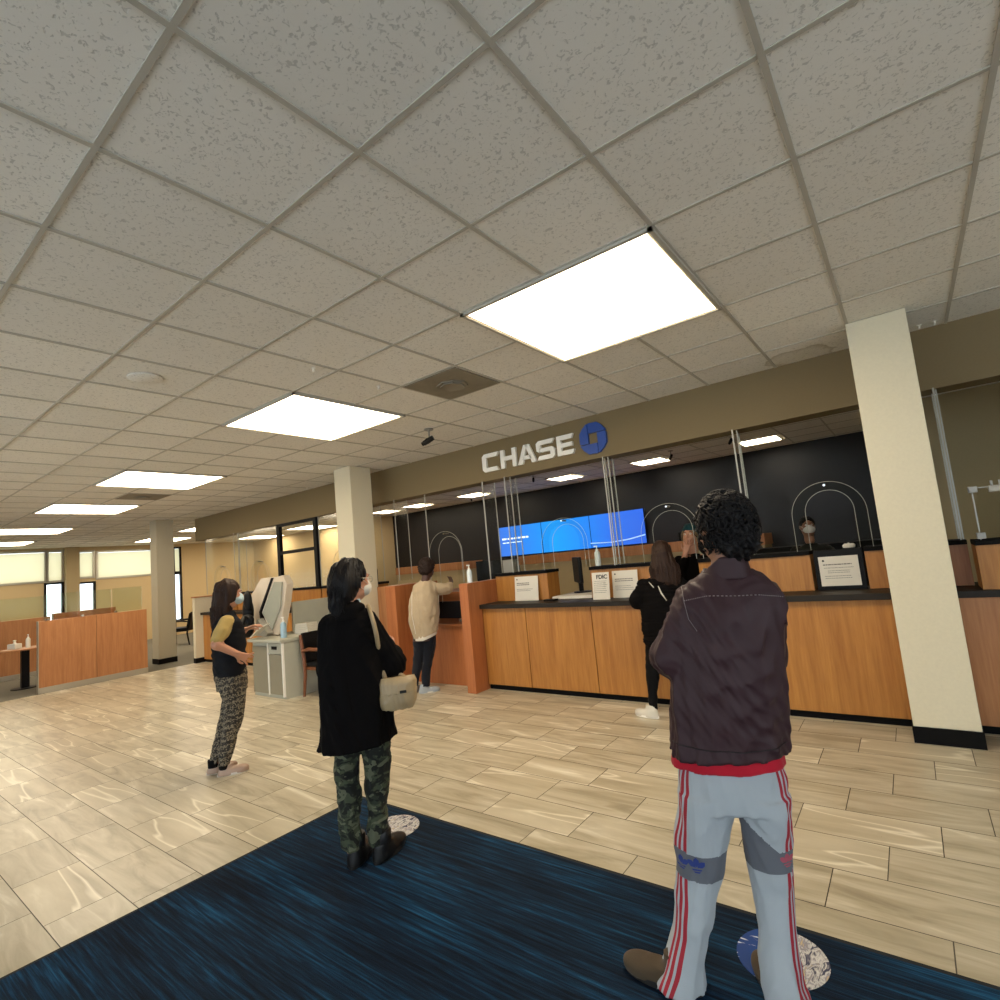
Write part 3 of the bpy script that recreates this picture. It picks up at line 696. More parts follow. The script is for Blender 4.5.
# ---------------------------------------------------------------- dividers on the left
def divider(x, y0, y1, label, panels, z=1.2, kick=.10, mat='wood3', glass=True):
    r = tag(empty('office_divider', (x, y0, 0)), label, 'divider'); L = y1-y0; n = panels
    for i in range(n):
        p = MB(); p.box(-.04, .04, L*i/n+.002, L*(i+1)/n-.002, kick, z, bevel=.002); p.build('wood_panel', M[mat], r)
    p = MB(); p.box(-.05, .05, 0, L, 0.004, kick); p.build('kick_rail', M['brass'], r)
    p = MB(); p.box(-.046, .046, -.012, 0, .004, z+.005); p.build('end_trim', M['brass'], r)
    if glass:
        for i in range(n+1):
            a = .06 + (L-.12)*i/(n+1); c = .06 + (L-.12)*(i+1)/(n+1)
            p = MB(); p.box(-.004, .004, a+.01, c-.01, z+.012, z+.45); g = p.build('glass_panel', M['glassg'], r)
            p = MB(); p.box(-.02, .02, a+.04, a+.08, z, z+.03); p.build('glass_clip', M['chrome'], g)
    return r
divider(-11.15, 1.35, 2.97, 'low honey wood divider with glass on top, nearest on the left', 2)
divider(-14.2, -1.2, 2.2, 'low wood divider behind the small table at the left edge', 3, mat='wood3')
divider(-14.2, 2.25, 3.4, 'short cherry wood divider seen left of the grey column', 1, mat='wood2', z=1.25, glass=False)
# small side table with things on it
r = tag(empty('side_table', (-12.35, 1.42, .004)), 'small round side table on a black pedestal at the left edge', 'table')
p = MB(); p.lathe((0, 0, .69), [(0, 0), (.33, 0), (.34, .015), (.33, .03), (0, .03)], 32); p.build('table_top', M['wood3'], r, smooth=True)
p = MB(); p.box(-.055, .055, -.055, .055, .02, .69); p.build('pedestal', M['bplast'], r)
p = MB(); p.lathe((0, 0, 0), [(0, 0), (.2, 0), (.2, .015), (0, .02)], 28); p.build('foot_plate', M['bplast'], r, smooth=True)
bottle(-12.28, 1.45, .724, 'white pump bottle on the small side table', '#e2dccd', 1.1)
p = MB(); p.box(-.1, .1, -.06, .06, 0, .09, bevel=.01).lathe((0, 0, .09), [(0, 0), (.03, 0), (.015, .03), (.03, .06), (0, .07)], 8)
tag(p.build('tissue_box', M['white'], loc=(-12.48, 1.3, .724), rotz=.4), 'white tissue box beside the pump bottle on the side table', 'tissue box')

# ---------------------------------------------------------------- dining style chairs and desks
def armchair(loc, rz, label, wood_='woodd', pad='bplast'):
    """wooden arm chair with black upholstery, facing local +Y"""
    r = tag(empty('arm_chair', loc, rz), label, 'chair')
    for sx in (-1, 1):
        p = MB(); p.tube([(sx*.26, -.32, .84), (sx*.26, -.25, .5), (sx*.26, -.24, .3), (sx*.26, -.29, 0)], [.02, .024, .024, .018], 8); p.build('leg', M[wood_], r, smooth=True)
        p = MB(); p.tube([(sx*.27, .24, .62), (sx*.27, .25, .3), (sx*.27, .24, 0)], [.018, .022, .018], 8); p.build('leg', M[wood_], r, smooth=True)
        p = MB(); p.tube([(sx*.27, -.27, .62), (sx*.28, -.1, .655), (sx*.28, .1, .655), (sx*.27, .25, .625)], [.018, .024, .026, .022], 8); p.build('arm', M[wood_], r, smooth=True)
    p = MB(); p.box(-.25, .25, -.24, .25, .37, .41).box(-.25, .25, .22, .25, .33, .40); p.build('seat_frame', M[wood_], r)
    p = MB(); p.box(-.25, .25, -.22, .26, .41, .47, bevel=.02); p.build('seat', M[pad], r)
    p = MB(); p.box(-.235, .235, -.02, .02, 0, .42, bevel=.015, mat=Matrix.Translation((0, -.265, .45)) @ Matrix.Rotation(math.radians(10), 4, 'X')); p.build('backrest', M[pad], r)
    return r
armchair((-5.44, 3.1, 0), -math.pi/2, 'wood arm chair with black padding against the grey desk').scale = (.94, .94, .93)
armchair((-15.4, 5.3, .004), 2.4, 'dark armchair far off between grey column and cream end panel', 'bplast')
r = tag(empty('office_desk', (-16.3, 6.6, .004)), 'brown office desk far off beside the dark armchair', 'desk')
p = MB(); p.box(-.5, .5, -.35, .35, .72, .76); p.build('desktop', M['woodx'], r)
for sx in (-1, 1):
    p = MB(); p.box(sx*.48-.02, sx*.48+.02, -.33, .33, 0, .72); p.build('side_panel', M['wood2'], r)

# grey service desk with its tilted machine
r = tag(empty('service_desk', (-6.2, 2.66, 0)), 'grey laminate service desk behind the woman in the black coat', 'desk')
p = MB(); p.box(-.42, .36, .02, 1.2, .0, .715); p.build('carcass', M['desk'], r)
p = MB(); p.box(-.40, -.02, 0, .02, .05, .66, bevel=.003); p.build('cabinet_door', M['deskd'], r)
p = MB(); p.box(.02, .32, 0, .02, .05, .56, bevel=.003); p.build('cabinet_door', M['deskd'], r)
p = MB(); p.box(.02, .32, 0, .02, .575, .70, bevel=.003); d = p.build('drawer', M['desk'], r)
p = MB(); p.box(.10, .22, -.006, 0, .625, .665); p.build('lock_plate', M['bplast'], d)
p = MB(); p.box(-.01, .01, -.006, .02, .04, .71).box(.335, .36, -.006, .02, .03, .715); p.build('corner_trim', M['signw'], r)
p = MB(); p.box(-.46, .38, -.04, 1.2, .715, .755, bevel=.006); p.build('desktop', M['desk'], r)
p = MB(); p.box(-.22, -.18, .50, 1.2, .755, 1.19, bevel=.004); p.build('privacy_screen', M['desk'], r)
r = tag(empty('kiosk', (-6.46, 3.02, .757)), 'large tilted off white kiosk hood with grey face on the service desk', 'machine')
Pk = lambda q: [(a+6.6, c-.755) for a, c in q]
p = MB(); p.prism(Pk([(-6.90, 1.57), (-7.42, 1.16), (-7.42, 1.06), (-7.10, .79), (-6.93, .79), (-6.98, 1.08), (-6.62, 1.55)]), -.10, .10); p.build('hood_shell', M['hood'], r)
p = MB(); p.prism(Pk([(-6.60, 1.56), (-6.965, 1.09), (-6.91, .80), (-6.86, .80), (-6.92, 1.08), (-6.57, 1.55)]), -.12, .08); p.build('gasket', M['bplast'], r)
p = MB(); p.prism(Pk([(-6.56, 1.56), (-6.93, 1.09), (-6.68, .77), (-6.50, .77), (-6.31, 1.22), (-6.24, 1.46), (-6.33, 1.58)]), -.10, .0); p.build('face_housing', M['hood'], r)
p = MB(); p.prism(Pk([(-6.52, 1.50), (-6.86, 1.08), (-6.64, .84), (-6.40, 1.14), (-6.33, 1.49)]), -.125, -.10); p.build('face_glass', M['hoodg'], r)
p = MB(); p.prism(Pk([(-6.95, .86), (-6.88, 1.0), (-6.62, .80), (-6.66, .76), (-6.92, .76)]), -.20, -.105); p.build('paper_slot', M['gplast'], r)
p = MB()
for i in range(5): p.box(-.13+.004*i, .13-.006*i, -.1, .1, .028*i, .028*i+.025, bevel=.004)
tag(p.build('paper_stack', M['white'], loc=(-6.12, 3.20, .756), rotz=.2), 'stack of white towels or paper on the grey service desk', 'paper')
r = tag(empty('shoulder_bag', (-6.86, 2.74, .7555)), 'black bag slumped on the service desk, strap hanging over its edge', 'bag')
p = MB(); p.ellipsoid((-.05, .02, .16), (.13, .09, .17)).ellipsoid((-.06, .05, .36), (.10, .07, .2)).ellipsoid((.06, -.02, .24), (.12, .07, .09)).ellipsoid((-.02, .03, .5), (.09, .05, .16)); p.build('bag_body', M['bplast'], r, smooth='all')
p = MB(); p.tube([(.10, -.06, .29), (.17, -.12, .30), (.20, -.16, .22), (.20, -.19, .0), (.205, -.19, -.12), (.19, -.19, -.13)], [.02, .02, .019, .019, .018, .01], 8); p.build('strap', M['bplast'], r, smooth='all')
p = MB(); p.box(-.13, .13, -.09, .09, 0, .012, mat=Matrix.Rotation(-.5, 4, 'Y') @ Matrix.Rotation(.3, 4, 'X'))
tag(p.build('paper_form', M['white'], loc=(-6.42, 2.68, .86)), 'white form held up beside the left woman at the desk', 'paper')

# ================================================================ people
class SDF:
    """distance field on a grid, meshed with surface nets: gives one continuous smooth surface"""
    def __init__(s, lo, hi, h):
        s.h = h; s.lo = np.array(lo, float)
        n = [int(math.ceil((hi[i]-lo[i])/h))+1 for i in range(3)]
        s.ax = [s.lo[i]+h*np.arange(n[i]) for i in range(3)]
        s.F = np.full(n, 1.0, np.float32)
    def _blk(s, lo, hi):
        sl = tuple(slice(max(0, int((lo[i]-s.lo[i])/s.h)), max(0, min(s.F.shape[i], int((hi[i]-s.lo[i])/s.h)+2))) for i in range(3))
        g = np.meshgrid(*[s.ax[i][sl[i]] for i in range(3)], indexing='ij')
        return sl, g
    def _put(s, sl, d, k):
        a = s.F[sl]
        if k > 0:
            m = np.maximum(k-np.abs(a-d), 0)/k; s.F[sl] = np.minimum(a, d) - m*m*k*.25
        else: s.F[sl] = np.minimum(a, d)
    def cap(s, a, b, ra, rb=None, k=.02):
        rb = ra if rb is None else rb; a = np.array(a, float); b = np.array(b, float); m = max(ra, rb)+k+.02
        sl, (X, Y, Z) = s._blk(np.minimum(a, b)-m, np.maximum(a, b)+m)
        ab = b-a; t = np.clip(((X-a[0])*ab[0]+(Y-a[1])*ab[1]+(Z-a[2])*ab[2])/max(ab@ab, 1e-9), 0, 1)
        d = np.sqrt((X-a[0]-t*ab[0])**2+(Y-a[1]-t*ab[1])**2+(Z-a[2]-t*ab[2])**2) - (ra+(rb-ra)*t)
        s._put(sl, d, k); return s
    def chain(s, pts, rs, k=.02):
        for i in range(len(pts)-1): s.cap(pts[i], pts[i+1], rs[i], rs[i+1], k)
        return s
    def ell(s, c, r, k=.02, rot=None, sub=False):
        c = np.array(c, float); m = max(r)+k+.02
        sl, (X, Y, Z) = s._blk(c-m, c+m); x, y, z = X-c[0], Y-c[1], Z-c[2]
        if rot is not None:
            R = np.array(rot.to_3x3()); x, y, z = (R[0, 0]*x+R[1, 0]*y+R[2, 0]*z, R[0, 1]*x+R[1, 1]*y+R[2, 1]*z, R[0, 2]*x+R[1, 2]*y+R[2, 2]*z)
        q = np.sqrt((x/r[0])**2+(y/r[1])**2+(z/r[2])**2); q2 = np.sqrt((x/r[0]**2)**2+(y/r[1]**2)**2+(z/r[2]**2)**2)
        d = np.where(q < .05, -min(r), q*(q-1)/np.maximum(q2, 1e-6))
        if sub: s.F[sl] = np.maximum(s.F[sl], -d)
        else: s._put(sl, d, k)
        return s
    def loft(s, secs, k=.02, cap=True):
        """secs: (z, cx, cy, rx, ry) from bottom to top, ellipse sections"""
        q = np.array(secs, float); q = q[q[:, 0].argsort()]
        m = q[:, 3:].max()+k+.02
        sl, (X, Y, Z) = s._blk((q[:, 1].min()-m, q[:, 2].min()-m, q[0, 0]-k-.02), (q[:, 1].max()+m, q[:, 2].max()+m, q[-1, 0]+k+.02))
        zz = Z[0, 0]; f = [np.interp(zz, q[:, 0], q[:, i]) for i in range(1, 5)]
        # ease the kinks between sections
        kern = np.ones(max(1, int(.03/s.h)))
        if len(zz) > len(kern)*2+2:
            f = [np.convolve(np.pad(a, len(kern)//2, 'edge'), kern/len(kern), 'same')[len(kern)//2:len(kern)//2+len(a)] for a in f]
        x, y = X-f[0], Y-f[1]; rx, ry = f[2], f[3]
        e = np.sqrt((x/rx)**2+(y/ry)**2); e2 = np.sqrt((x/rx**2)**2+(y/ry**2)**2)
        d = np.where(e < .05, -np.minimum(rx, ry), e*(e-1)/np.maximum(e2, 1e-6))
        dz = np.maximum(Z-q[-1, 0], q[0, 0]-Z)
        if cap: d = np.maximum(d, dz)
        s._put(sl, d, k); return s
    def fold(s, amp, freq=30, seed=0, stretch=(1, 1, 1), lo=None, hi=None):
        rr = np.random.RandomState(seed)
        X, Y, Z = np.meshgrid(*s.ax, indexing='ij', sparse=True)
        X, Y, Z = X*stretch[0], Y*stretch[1], Z*stretch[2]; n = 0
        wx = .03*np.sin(17*Z+13*X+rr.rand()*6); wz = .03*np.sin(19*X+11*Y+rr.rand()*6)
        for i in range(6):
            d = rr.randn(3); d /= np.linalg.norm(d); f = freq*(1.2+.45*i)
            g = np.sin(f*(d[0]*(X+wz)+d[1]*(Y+.5*wx)+d[2]*(Z+wx))+rr.rand()*6)
            n = n + (1-2*np.abs(g) if i % 2 else g)*np.clip(.55+.8*np.sin(9*X+7*Z+5*Y+i*2.1), 0, 1.2)/(1+.35*i)
        s.F = s.F - (amp*n*1.1*(np.abs(s.F) < .06)).astype(np.float32); return s
    def cut(s, fn):
        X, Y, Z = np.meshgrid(*s.ax, indexing='ij', sparse=True)
        s.F = np.maximum(s.F, fn(X, Y, Z)).astype(np.float32); return s
    def mesh(s):
        F = s.F; F[F == 0] = 1e-6
        for a in range(3):
            i = [slice(None)]*3; i[a] = 0; F[tuple(i)] = 1; i[a] = -1; F[tuple(i)] = 1
        I = F < 0
        c = np.zeros([n-1 for n in F.shape], np.int8)
        for dx in (0, 1):
            for dy in (0, 1):
                for dz in (0, 1): c += I[dx:F.shape[0]-1+dx, dy:F.shape[1]-1+dy, dz:F.shape[2]-1+dz]
        act = np.argwhere((c > 0) & (c < 8)); idm = np.full(c.shape, -1, np.int32); idm[tuple(act.T)] = np.arange(len(act))
        P = np.zeros((len(act), 3)); N = np.zeros(len(act))
        cor = [(x, y, z) for x in (0, 1) for y in (0, 1) for z in (0, 1)]
        for a in cor:
            for ax in range(3):
                if a[ax]: continue
                b = list(a); b[ax] = 1
                fa = F[act[:, 0]+a[0], act[:, 1]+a[1], act[:, 2]+a[2]]; fb = F[act[:, 0]+b[0], act[:, 1]+b[1], act[:, 2]+b[2]]
                m = (fa < 0) != (fb < 0); t = np.where(m, fa/np.where(m, fa-fb, 1), 0)
                p = np.array(a, float)+np.zeros((len(act), 3)); p[:, ax] += t
                P[m] += p[m]; N += m
        V = (act+P/N[:, None])*s.h+s.lo
        fs = []
        for ax in range(3):
            u, v = [(1, 2), (2, 0), (0, 1)][ax]
            s0 = [slice(1, -1)]*3; s1 = list(s0); s0[ax] = slice(0, -1); s1[ax] = slice(1, None)
            A, B = I[tuple(s0)], I[tuple(s1)]
            e = np.argwhere(A != B)
            if not len(e): continue
            flip = A[tuple(e.T)]; base = e.copy(); base[:, u] += 1; base[:, v] += 1
            def cell(du, dv):
                q = base.copy(); q[:, u] -= du; q[:, v] -= dv; return idm[tuple(q.T)]
            q = np.stack([cell(1, 1), cell(0, 1), cell(0, 0), cell(1, 0)], 1)
            q[~flip] = q[~flip][:, ::-1]; fs.append(q)
        f = np.concatenate(fs); f = f[(f >= 0).all(1)]
        return V, f

def mesh_obj(name, V, f, mats, parent, smooth=True, attrs=None):
    me = bpy.data.meshes.new(name); me.vertices.add(len(V)); me.vertices.foreach_set('co', np.asarray(V, np.float32).ravel())
    me.loops.add(len(f)*4); me.loops.foreach_set('vertex_index', np.asarray(f, np.int32).ravel())
    me.polygons.add(len(f)); me.polygons.foreach_set('loop_start', np.arange(0, len(f)*4, 4, dtype=np.int32))
    try: me.polygons.foreach_set('loop_total', np.full(len(f), 4, np.int32))
    except Exception: pass
    me.polygons.foreach_set('use_smooth', np.ones(len(f), bool))
    for k, a in (attrs or {}).items():
        at = me.attributes.new(k, 'FLOAT', 'POINT'); at.data.foreach_set('value', np.asarray(a, np.float32))
    me.update(calc_edges=True); me.validate()
    for m in (mats if isinstance(mats, (list, tuple)) else [mats]): me.materials.append(m)
    o = bpy.data.objects.new(name, me); COL.objects.link(o); o.parent = parent
    return o
def sdf_obj(s, name, mat, parent, attrs=None):
    V, f = s.mesh()
    return mesh_obj(name, V, f, mat, parent, attrs=attrs(V) if attrs else None)

from mathutils.bvhtree import BVHTree
def drape(o, pts, d=(0, 1, 0), start=-1.0, lift=.002):
    """drop (u, z) points along local +Y onto a mesh"""
    bv = BVHTree.FromPolygons([v.co for v in o.data.vertices], [p.vertices[:] for p in o.data.polygons])
    out = []; D = Vector(d).normalized()
    for p in pts:
        org = (Vector((p[0], 0, p[1])) if len(p) == 2 else Vector(p)) + D*start
        hit = bv.ray_cast(org, D)
        if hit[0] is not None: out.append(hit[0]-D*lift)
    return out
def seam(o, pts, r, mat, name='stitching', n=30, d=(0, 1, 0), dash=False):
    P = []
    for i in range(n+1):
        t = i/n*(len(pts)-1); j = min(int(t), len(pts)-2); P.append([pts[j][k]+(pts[j+1][k]-pts[j][k])*(t-j) for k in range(len(pts[0]))])
    q = drape(o, P, d)
    b = MB()
    if len(q) < 2: b.bm.free(); return None
    if dash:
        for a, c in zip(q[::2], q[1::2]): b.tube([a, c], r, 5)
    else: b.tube(q, r, 5)
    return b.build(name, mat, o, smooth='all')
def patch(o, c, poly, mat, name, d=(0, 1, 0), lift=.0025):
    """small flat shape laid on a curved surface"""
    D = Vector(d).normalized(); ux = Vector((D.y, -D.x, 0)).normalized(); uz = Vector((0, 0, 1))
    b = MB()
    for pl in poly:
        q = drape(o, [tuple(Vector((c[0], 0, c[1]))+ux*a+uz*z) for a, z in pl], d, lift=lift)
        if len(q) == len(pl):
            vs = [b.bm.verts.new(v) for v in q]; b.bm.faces.new(vs)
    return b.build(name, mat, o)

def head_matrix(c, yaw, pitch=0, roll=0, s=1.0):
    """yaw turns the face (which looks along local +Y) anticlockwise"""
    return Matrix.Translation(c) @ Matrix.Rotation(yaw, 4, 'Z') @ Matrix.Rotation(pitch, 4, 'X') @ Matrix.Rotation(roll, 4, 'Y') @ Matrix.Scale(s, 4)
def add_head(S_, Mh, s=1.0):
    T = lambda p: tuple(Mh @ Vector(p)); rot = Mh.to_3x3().normalized()
    E = lambda c, r, k=.02, sub=False: S_.ell(T(c), [x*s for x in r], k, rot, sub)
    E((0, -.015, .03), (.074, .092, .090)); E((0, .022, -.015), (.063, .070, .088), .03); E((0, .042, -.075), (.040, .042, .034), .03)
    E((-.045, .0, -.055), (.022, .05, .035), .03); E((.045, .0, -.055), (.022, .05, .035), .03)
    for sx in (-1, 1):
        E((sx*.031, .095, .010), (.015, .014, .0075), 0, True)
        E((sx*.076, -.008, -.008), (.010, .020, .032), .008)
        E((sx*.035, .062, -.028), (.024, .024, .022), .02)
    S_.cap(T((-.036, .082, .030)), T((.036, .082, .030)), .009*s, .009*s, .012)
    S_.cap(T((0, .088, .018)), T((0, .108, -.020)), .007*s, .011*s, .010)
    S_.cap(T((-.012, .092, -.026)), T((.012, .092, -.026)), .009*s, .009*s, .008)
    S_.cap(T((-.020, .084, -.050)), T((.020, .084, -.050)), .0085*s, .0085*s, .006); S_.cap(T((-.016, .083, -.062)), T((.016, .083, -.062)), .009*s, .009*s, .006)
def add_eyes(parent, Mh, s=1.0):
    b = MB()
    for sx in (-1, 1): b.ellipsoid(Mh @ Vector((sx*.031, .080, .010)), (.0115*s,)*3, seg=12)
    b.build('eyes', M['eyew'], parent, smooth='all')
    b = MB()
    for sx in (-1, 1): b.ellipsoid(Mh @ Vector((sx*.031, .0870, .010)), (.0055*s,)*3, seg=10)
    b.build('irises', M['eyeb'], parent, smooth='all')
    b = MB()
    for sx in (-1, 1): b.tube([Mh @ Vector((sx*.014, .093, .028)), Mh @ Vector((sx*.032, .094, .033)), Mh @ Vector((sx*.048, .082, .027))], [.002*s, .0032*s, .0015*s], 6)
    b.build('eyebrows', M['hairb'], parent, smooth='all')
def add_hand(S_, wrist, d, n, side, s=1.0, curl=.5, spread=.10, thumb=.6):
    """wrist position, direction to the fingertips, palm-facing normal, side = +1/-1 for the thumb"""
    w = Vector(wrist); d = Vector(d).normalized(); n = Vector(n); n = (n-d*n.dot(d)).normalized(); t = d.cross(n)*side
    P = lambda a, b, c: w+d*a*s+t*b*s+n*c*s
    for b in (-.028, -.009, .010, .028): S_.cap(P(.005, b*.6, 0), P(.082, b, 0), .013*s, .0115*s, .012)
    for b, L, f in ((.030, .070, 1.5), (.010, .080, .5), (-.011, .074, -.5), (-.030, .058, -1.6)):
        q = P(.085, b, 0); a = 0; r = .0092*s; dd = (d+t*spread*f).normalized()
        for i, ll in enumerate((.45, .30, .25)):
            a += curl*(.7+.3*i); v = dd*math.cos(a)+n*math.sin(a); q2 = q+v*L*ll*s
            S_.cap(q, q2, r, r*.92, .004); q = q2; r *= .92
    q = P(.018, .024, .004); v = (d*.75+t*.75+n*.35).normalized(); q2 = q+v*.042*s; S_.cap(q, q2, .013*s, .0105*s, .010)
    v2 = (d*1+t*.3+n*thumb).normalized(); q3 = q2+v2*.032*s; S_.cap(q2, q3, .0105*s, .0095*s, .004)
    v3 = (d*1+t*.05+n*(thumb+.2)).normalized(); S_.cap(q3, q3+v3*.024*s, .0095*s, .008*s, .004)
def add_shoe(name, parent, x, y, ang, mat, sole, L=.28, W=.10, H=.09, z0=0, lace=None, laces_mat=None):
    """shoe with heel at (x, y) pointing along ang (0 = local +X)"""
    S_ = SDF((-.06, -.09, -.01), (L+.03, .09, H+.09), .006)
    S_.loft([(0.0, L*.45, 0, L*.5, W*.46), (.02, L*.45, 0, L*.5, W*.48), (H*.5, L*.42, 0, L*.44, W*.42), (H*.75, L*.30, 0, L*.28, W*.36)], .02)
    S_.loft([(.01, .055, 0, .055, W*.38), (H*.8, .055, 0, .055, W*.36), (H+.03, .06, 0, .048, W*.33)], .03)
    S_.ell((L*.72, 0, .03), (L*.27, W*.46, .032), .03)
    S_.cut(lambda X, Y, Z: .002-Z)
    V, f = S_.mesh(); c, s_ = math.cos(ang), math.sin(ang)
    def tr(q): q = np.asarray(q, float); return np.stack([x+q[:, 0]*c-q[:, 1]*s_, y+q[:, 0]*s_+q[:, 1]*c, z0+q[:, 2]], 1)
    o = mesh_obj(name, tr(V), f, mat, parent)
    b = MB(); n = 28; prof = []
    for i in range(n):
        a = 2*math.pi*i/n; px = L*.45+L*.52*math.cos(a); py = W*.50*math.sin(a)*(1-.12*math.cos(a)*(-1)); prof.append((px, py))
    q0 = tr([(a, b_, 0) for a, b_ in prof]); q1 = tr([(a, b_, .018) for a, b_ in prof])
    b.skin([b.ring(q0), b.ring(q1)]); b.build('sole', sole, o, smooth=True)
    if laces_mat:
        b = MB()
        for i in range(4):
            xx = L*(.36+.085*i); zz = H*.80-.012*i
            q = tr([(xx, -W*.22, zz-.012), (xx+.005, 0, zz+.004), (xx+.01, W*.22, zz-.012)]); b.tube([tuple(v) for v in q], .0028, 5)
        b.build('laces', laces_mat, o, smooth='all')
    return o
def add_body(parent, spec, h=.006, name='body', mat='skin'):
    """spec: dict with head matrix, limb chains, torso sections, hands"""
    pts = [p for ch in spec['limbs'] for p in ch[0]] + [(q[1]+sg*q[3], q[2]+sg*q[4], q[0]) for q in spec['torso'] for sg in (-1, 1)]
    Mh = spec['head']; c = Mh.translation; pts += [(c.x-.13, c.y-.13, c.z-.13), (c.x+.13, c.y+.13, c.z+.14)]
    for hd in spec.get('hands', []): pts += [tuple(Vector(hd[0])+Vector((a, a, a))*.2) for a in (-1, 1)]
    pts = np.array(pts); S_ = SDF(pts.min(0)-.1, pts.max(0)+.1, h)
    S_.loft(spec['torso'], .04)
    for ch, rs in spec['limbs']: S_.chain(ch, rs, .03)
    s = Mh.to_scale()[0]
    S_.cap(tuple(Mh @ Vector((0, -.02, -.06))), spec['neck'], .050*s, .056*s, .03)
    add_head(S_, Mh, s)
    for hd in spec.get('hands', []): add_hand(S_, *hd)
    o = sdf_obj(S_, name, M[mat], parent); add_eyes(o, Mh, s); return o
def hair_long(name, parent, Mh, s, mat, bottom, flow, seed=1, n=150, front=.02, width=.09, back=.10, r=.0035, part=True, vol=None, h=.007):
    """hair cap over the skull plus a fall of hair down to z=bottom; flow = (dx, dy) shift at the tips"""
    T = lambda p: Mh @ Vector(p); c = T((0, 0, 0))
    S_ = SDF((c.x-.26, c.y-.26, bottom-.05), (c.x+.26, c.y+.26, c.z+.17), h); rot = Mh.to_3x3().normalized()
    S_.ell(T((0, -.02, .036)), (.088*s, .104*s, .098*s), .02, rot)
    S_.ell(T((0, .085, .0)), (.060*s, .062*s, .050*s), 0, rot, True)       # face opening
    S_.ell(T((0, .105, -.05)), (.068*s, .075*s, .085*s), 0, rot, True)
    top = c.z+.02; m = T((0, -.045, 0)); bx, by = m.x, m.y
    secs = [(bottom, bx+flow[0], by+flow[1], width*.85, back*.45), (bottom+.05, bx+flow[0]*.9, by+flow[1]*.9, width, back*.6), (top-(top-bottom)*.45, bx+flow[0]*.5, by+flow[1]*.5, width*1.05, back*.75), (top, bx, by, .085*s, .075*s)]
    S_.loft(secs, .03)
    for sx in (-1, 1): S_.ell(T((sx*.074, .012, .0)), (.020*s, .040*s, .085*s), .02, rot)
    S_.fold(.004, 50, seed, (1, 1, .12))
    V, f = S_.mesh(); o = mesh_obj(name, V, f, mat, parent)
    b = MB(); rr = random.Random(seed)
    for i in range(n):
        a = rr.uniform(math.radians(-215), math.radians(35)); ca, sa = math.cos(a), math.sin(a); tip = bottom+rr.uniform(-.03, .05); ph = rr.uniform(0, 6)
        p0 = T((.01*ca, -.01+.01*sa, .132)); p1 = T((.065*ca, -.02+.075*sa, .10)); p2 = T((.088*ca, -.02+.104*sa, .03)); P = [p0, p1, p2]
        for j in range(1, 7):
            t = j/6; z = p2.z+(tip-p2.z)*t; q = (1-t)
            w2 = width*(1.03+.04*math.sin(ph)); b2 = back*.72
            x = (bx+flow[0]*t)+w2*ca*(1 if t < .7 else 1-.35*(t-.7)/.3)*(.97+.03*t); y = (by+flow[1]*t)+b2*sa*(1 if t < .6 else 1-.4*(t-.6)/.4)
            wv = .006*math.sin(ph+9*t); x = x*t+(p2.x)*(1-t) if t < .34 else x; y = y*t+(p2.y)*(1-t) if t < .34 else y
            P.append(Vector((x+wv, y+wv, z)))
        b.tube(P, [r*.5, r, r, r, r, r, r, r*.9, r*.3], 4)
    b.build('strands', mat, o, smooth='all'); return o
def face_mask(parent, Mh, s, mat):
    S_c = Mh.translation; S_ = SDF((S_c.x-.14, S_c.y-.14, S_c.z-.15), (S_c.x+.14, S_c.y+.14, S_c.z+.06), .005); T = lambda p: tuple(Mh @ Vector(p)); rot = Mh.to_3x3().normalized()
    S_.ell(T((0, .052, -.045)), (.068*s, .068*s, .050*s), 0, rot)
    S_.ell(T((0, .095, -.035)), (.030*s, .028*s, .042*s), .02, rot)
    S_.ell(T((0, .0, -.04)), (.073*s, .066*s, .1*s), 0, rot, True)
    o = sdf_obj(S_, 'face_mask', mat, parent)
    b = MB()
    for sx in (-1, 1):
        b.tube([T((sx*.064, .062, -.02)), T((sx*.078, .02, .005)), T((sx*.086, -.012, .018)), T((sx*.085, -.03, -.01)), T((sx*.078, .01, -.04)), T((sx*.06, .06, -.062))], .0018, 5)
    b.build('ear_loops', mat, o, smooth='all'); return o
def spectacles(parent, Mh, s, mat):
    b = MB(); T = lambda p: Mh @ Vector(p)
    for sx in (-1, 1):
        b.tube([T((sx*(.032+.021*math.cos(a)), .104, .008+.017*math.sin(a))) for a in [2*math.pi*i/16 for i in range(17)]], .0017, 5)
        b.tube([T((sx*.053, .102, .012)), T((sx*.078, .06, .012)), T((sx*.088, -.005, .010)), T((sx*.086, -.025, -.012))], .002, 5)
    b.tube([T((-.011, .108, .010)), T((0, .112, .014)), T((.011, .108, .010))], .0018, 5)
    b.build('glasses', mat, parent, smooth='all')

M['skin'] = plain('skin', '#b98468', .5, var=.05); M['skin'].node_tree.nodes['Principled BSDF'].inputs['Subsurface Weight'].default_value = .08
M['skin'].node_tree.nodes['Principled BSDF'].inputs['Subsurface Radius'].default_value = (.01, .004, .002)
M['skinb'] = plain('brown_skin', '#4a2c20', .5, var=.05)
M['skint'] = plain('tan_skin', '#8d6249', .5, var=.05)
M['eyew'] = plain('eye_white', '#ddd6cc', .3); M['eyeb'] = plain('eye_brown', '#23150d', .2); M['hairb'] = plain('brow_hair', '#17110e', .7)
def hair_mat(name, h0, h1):
    t = NT(name); n = t.noise(t.coords('Object', scale=(60, 60, 6)), 2, 3); t.base(t.mix(n, lin(h0), lin(h1))); t.b.inputs['Roughness'].default_value = .55
    t.b.inputs['Specular IOR Level'].default_value = .22; t.bump(n, .5, .004); return t.m
M['hblack'] = hair_mat('black_hair', '#070606', '#171212'); M['hbrown'] = hair_mat('dark_brown_hair', '#150d09', '#3a2519')
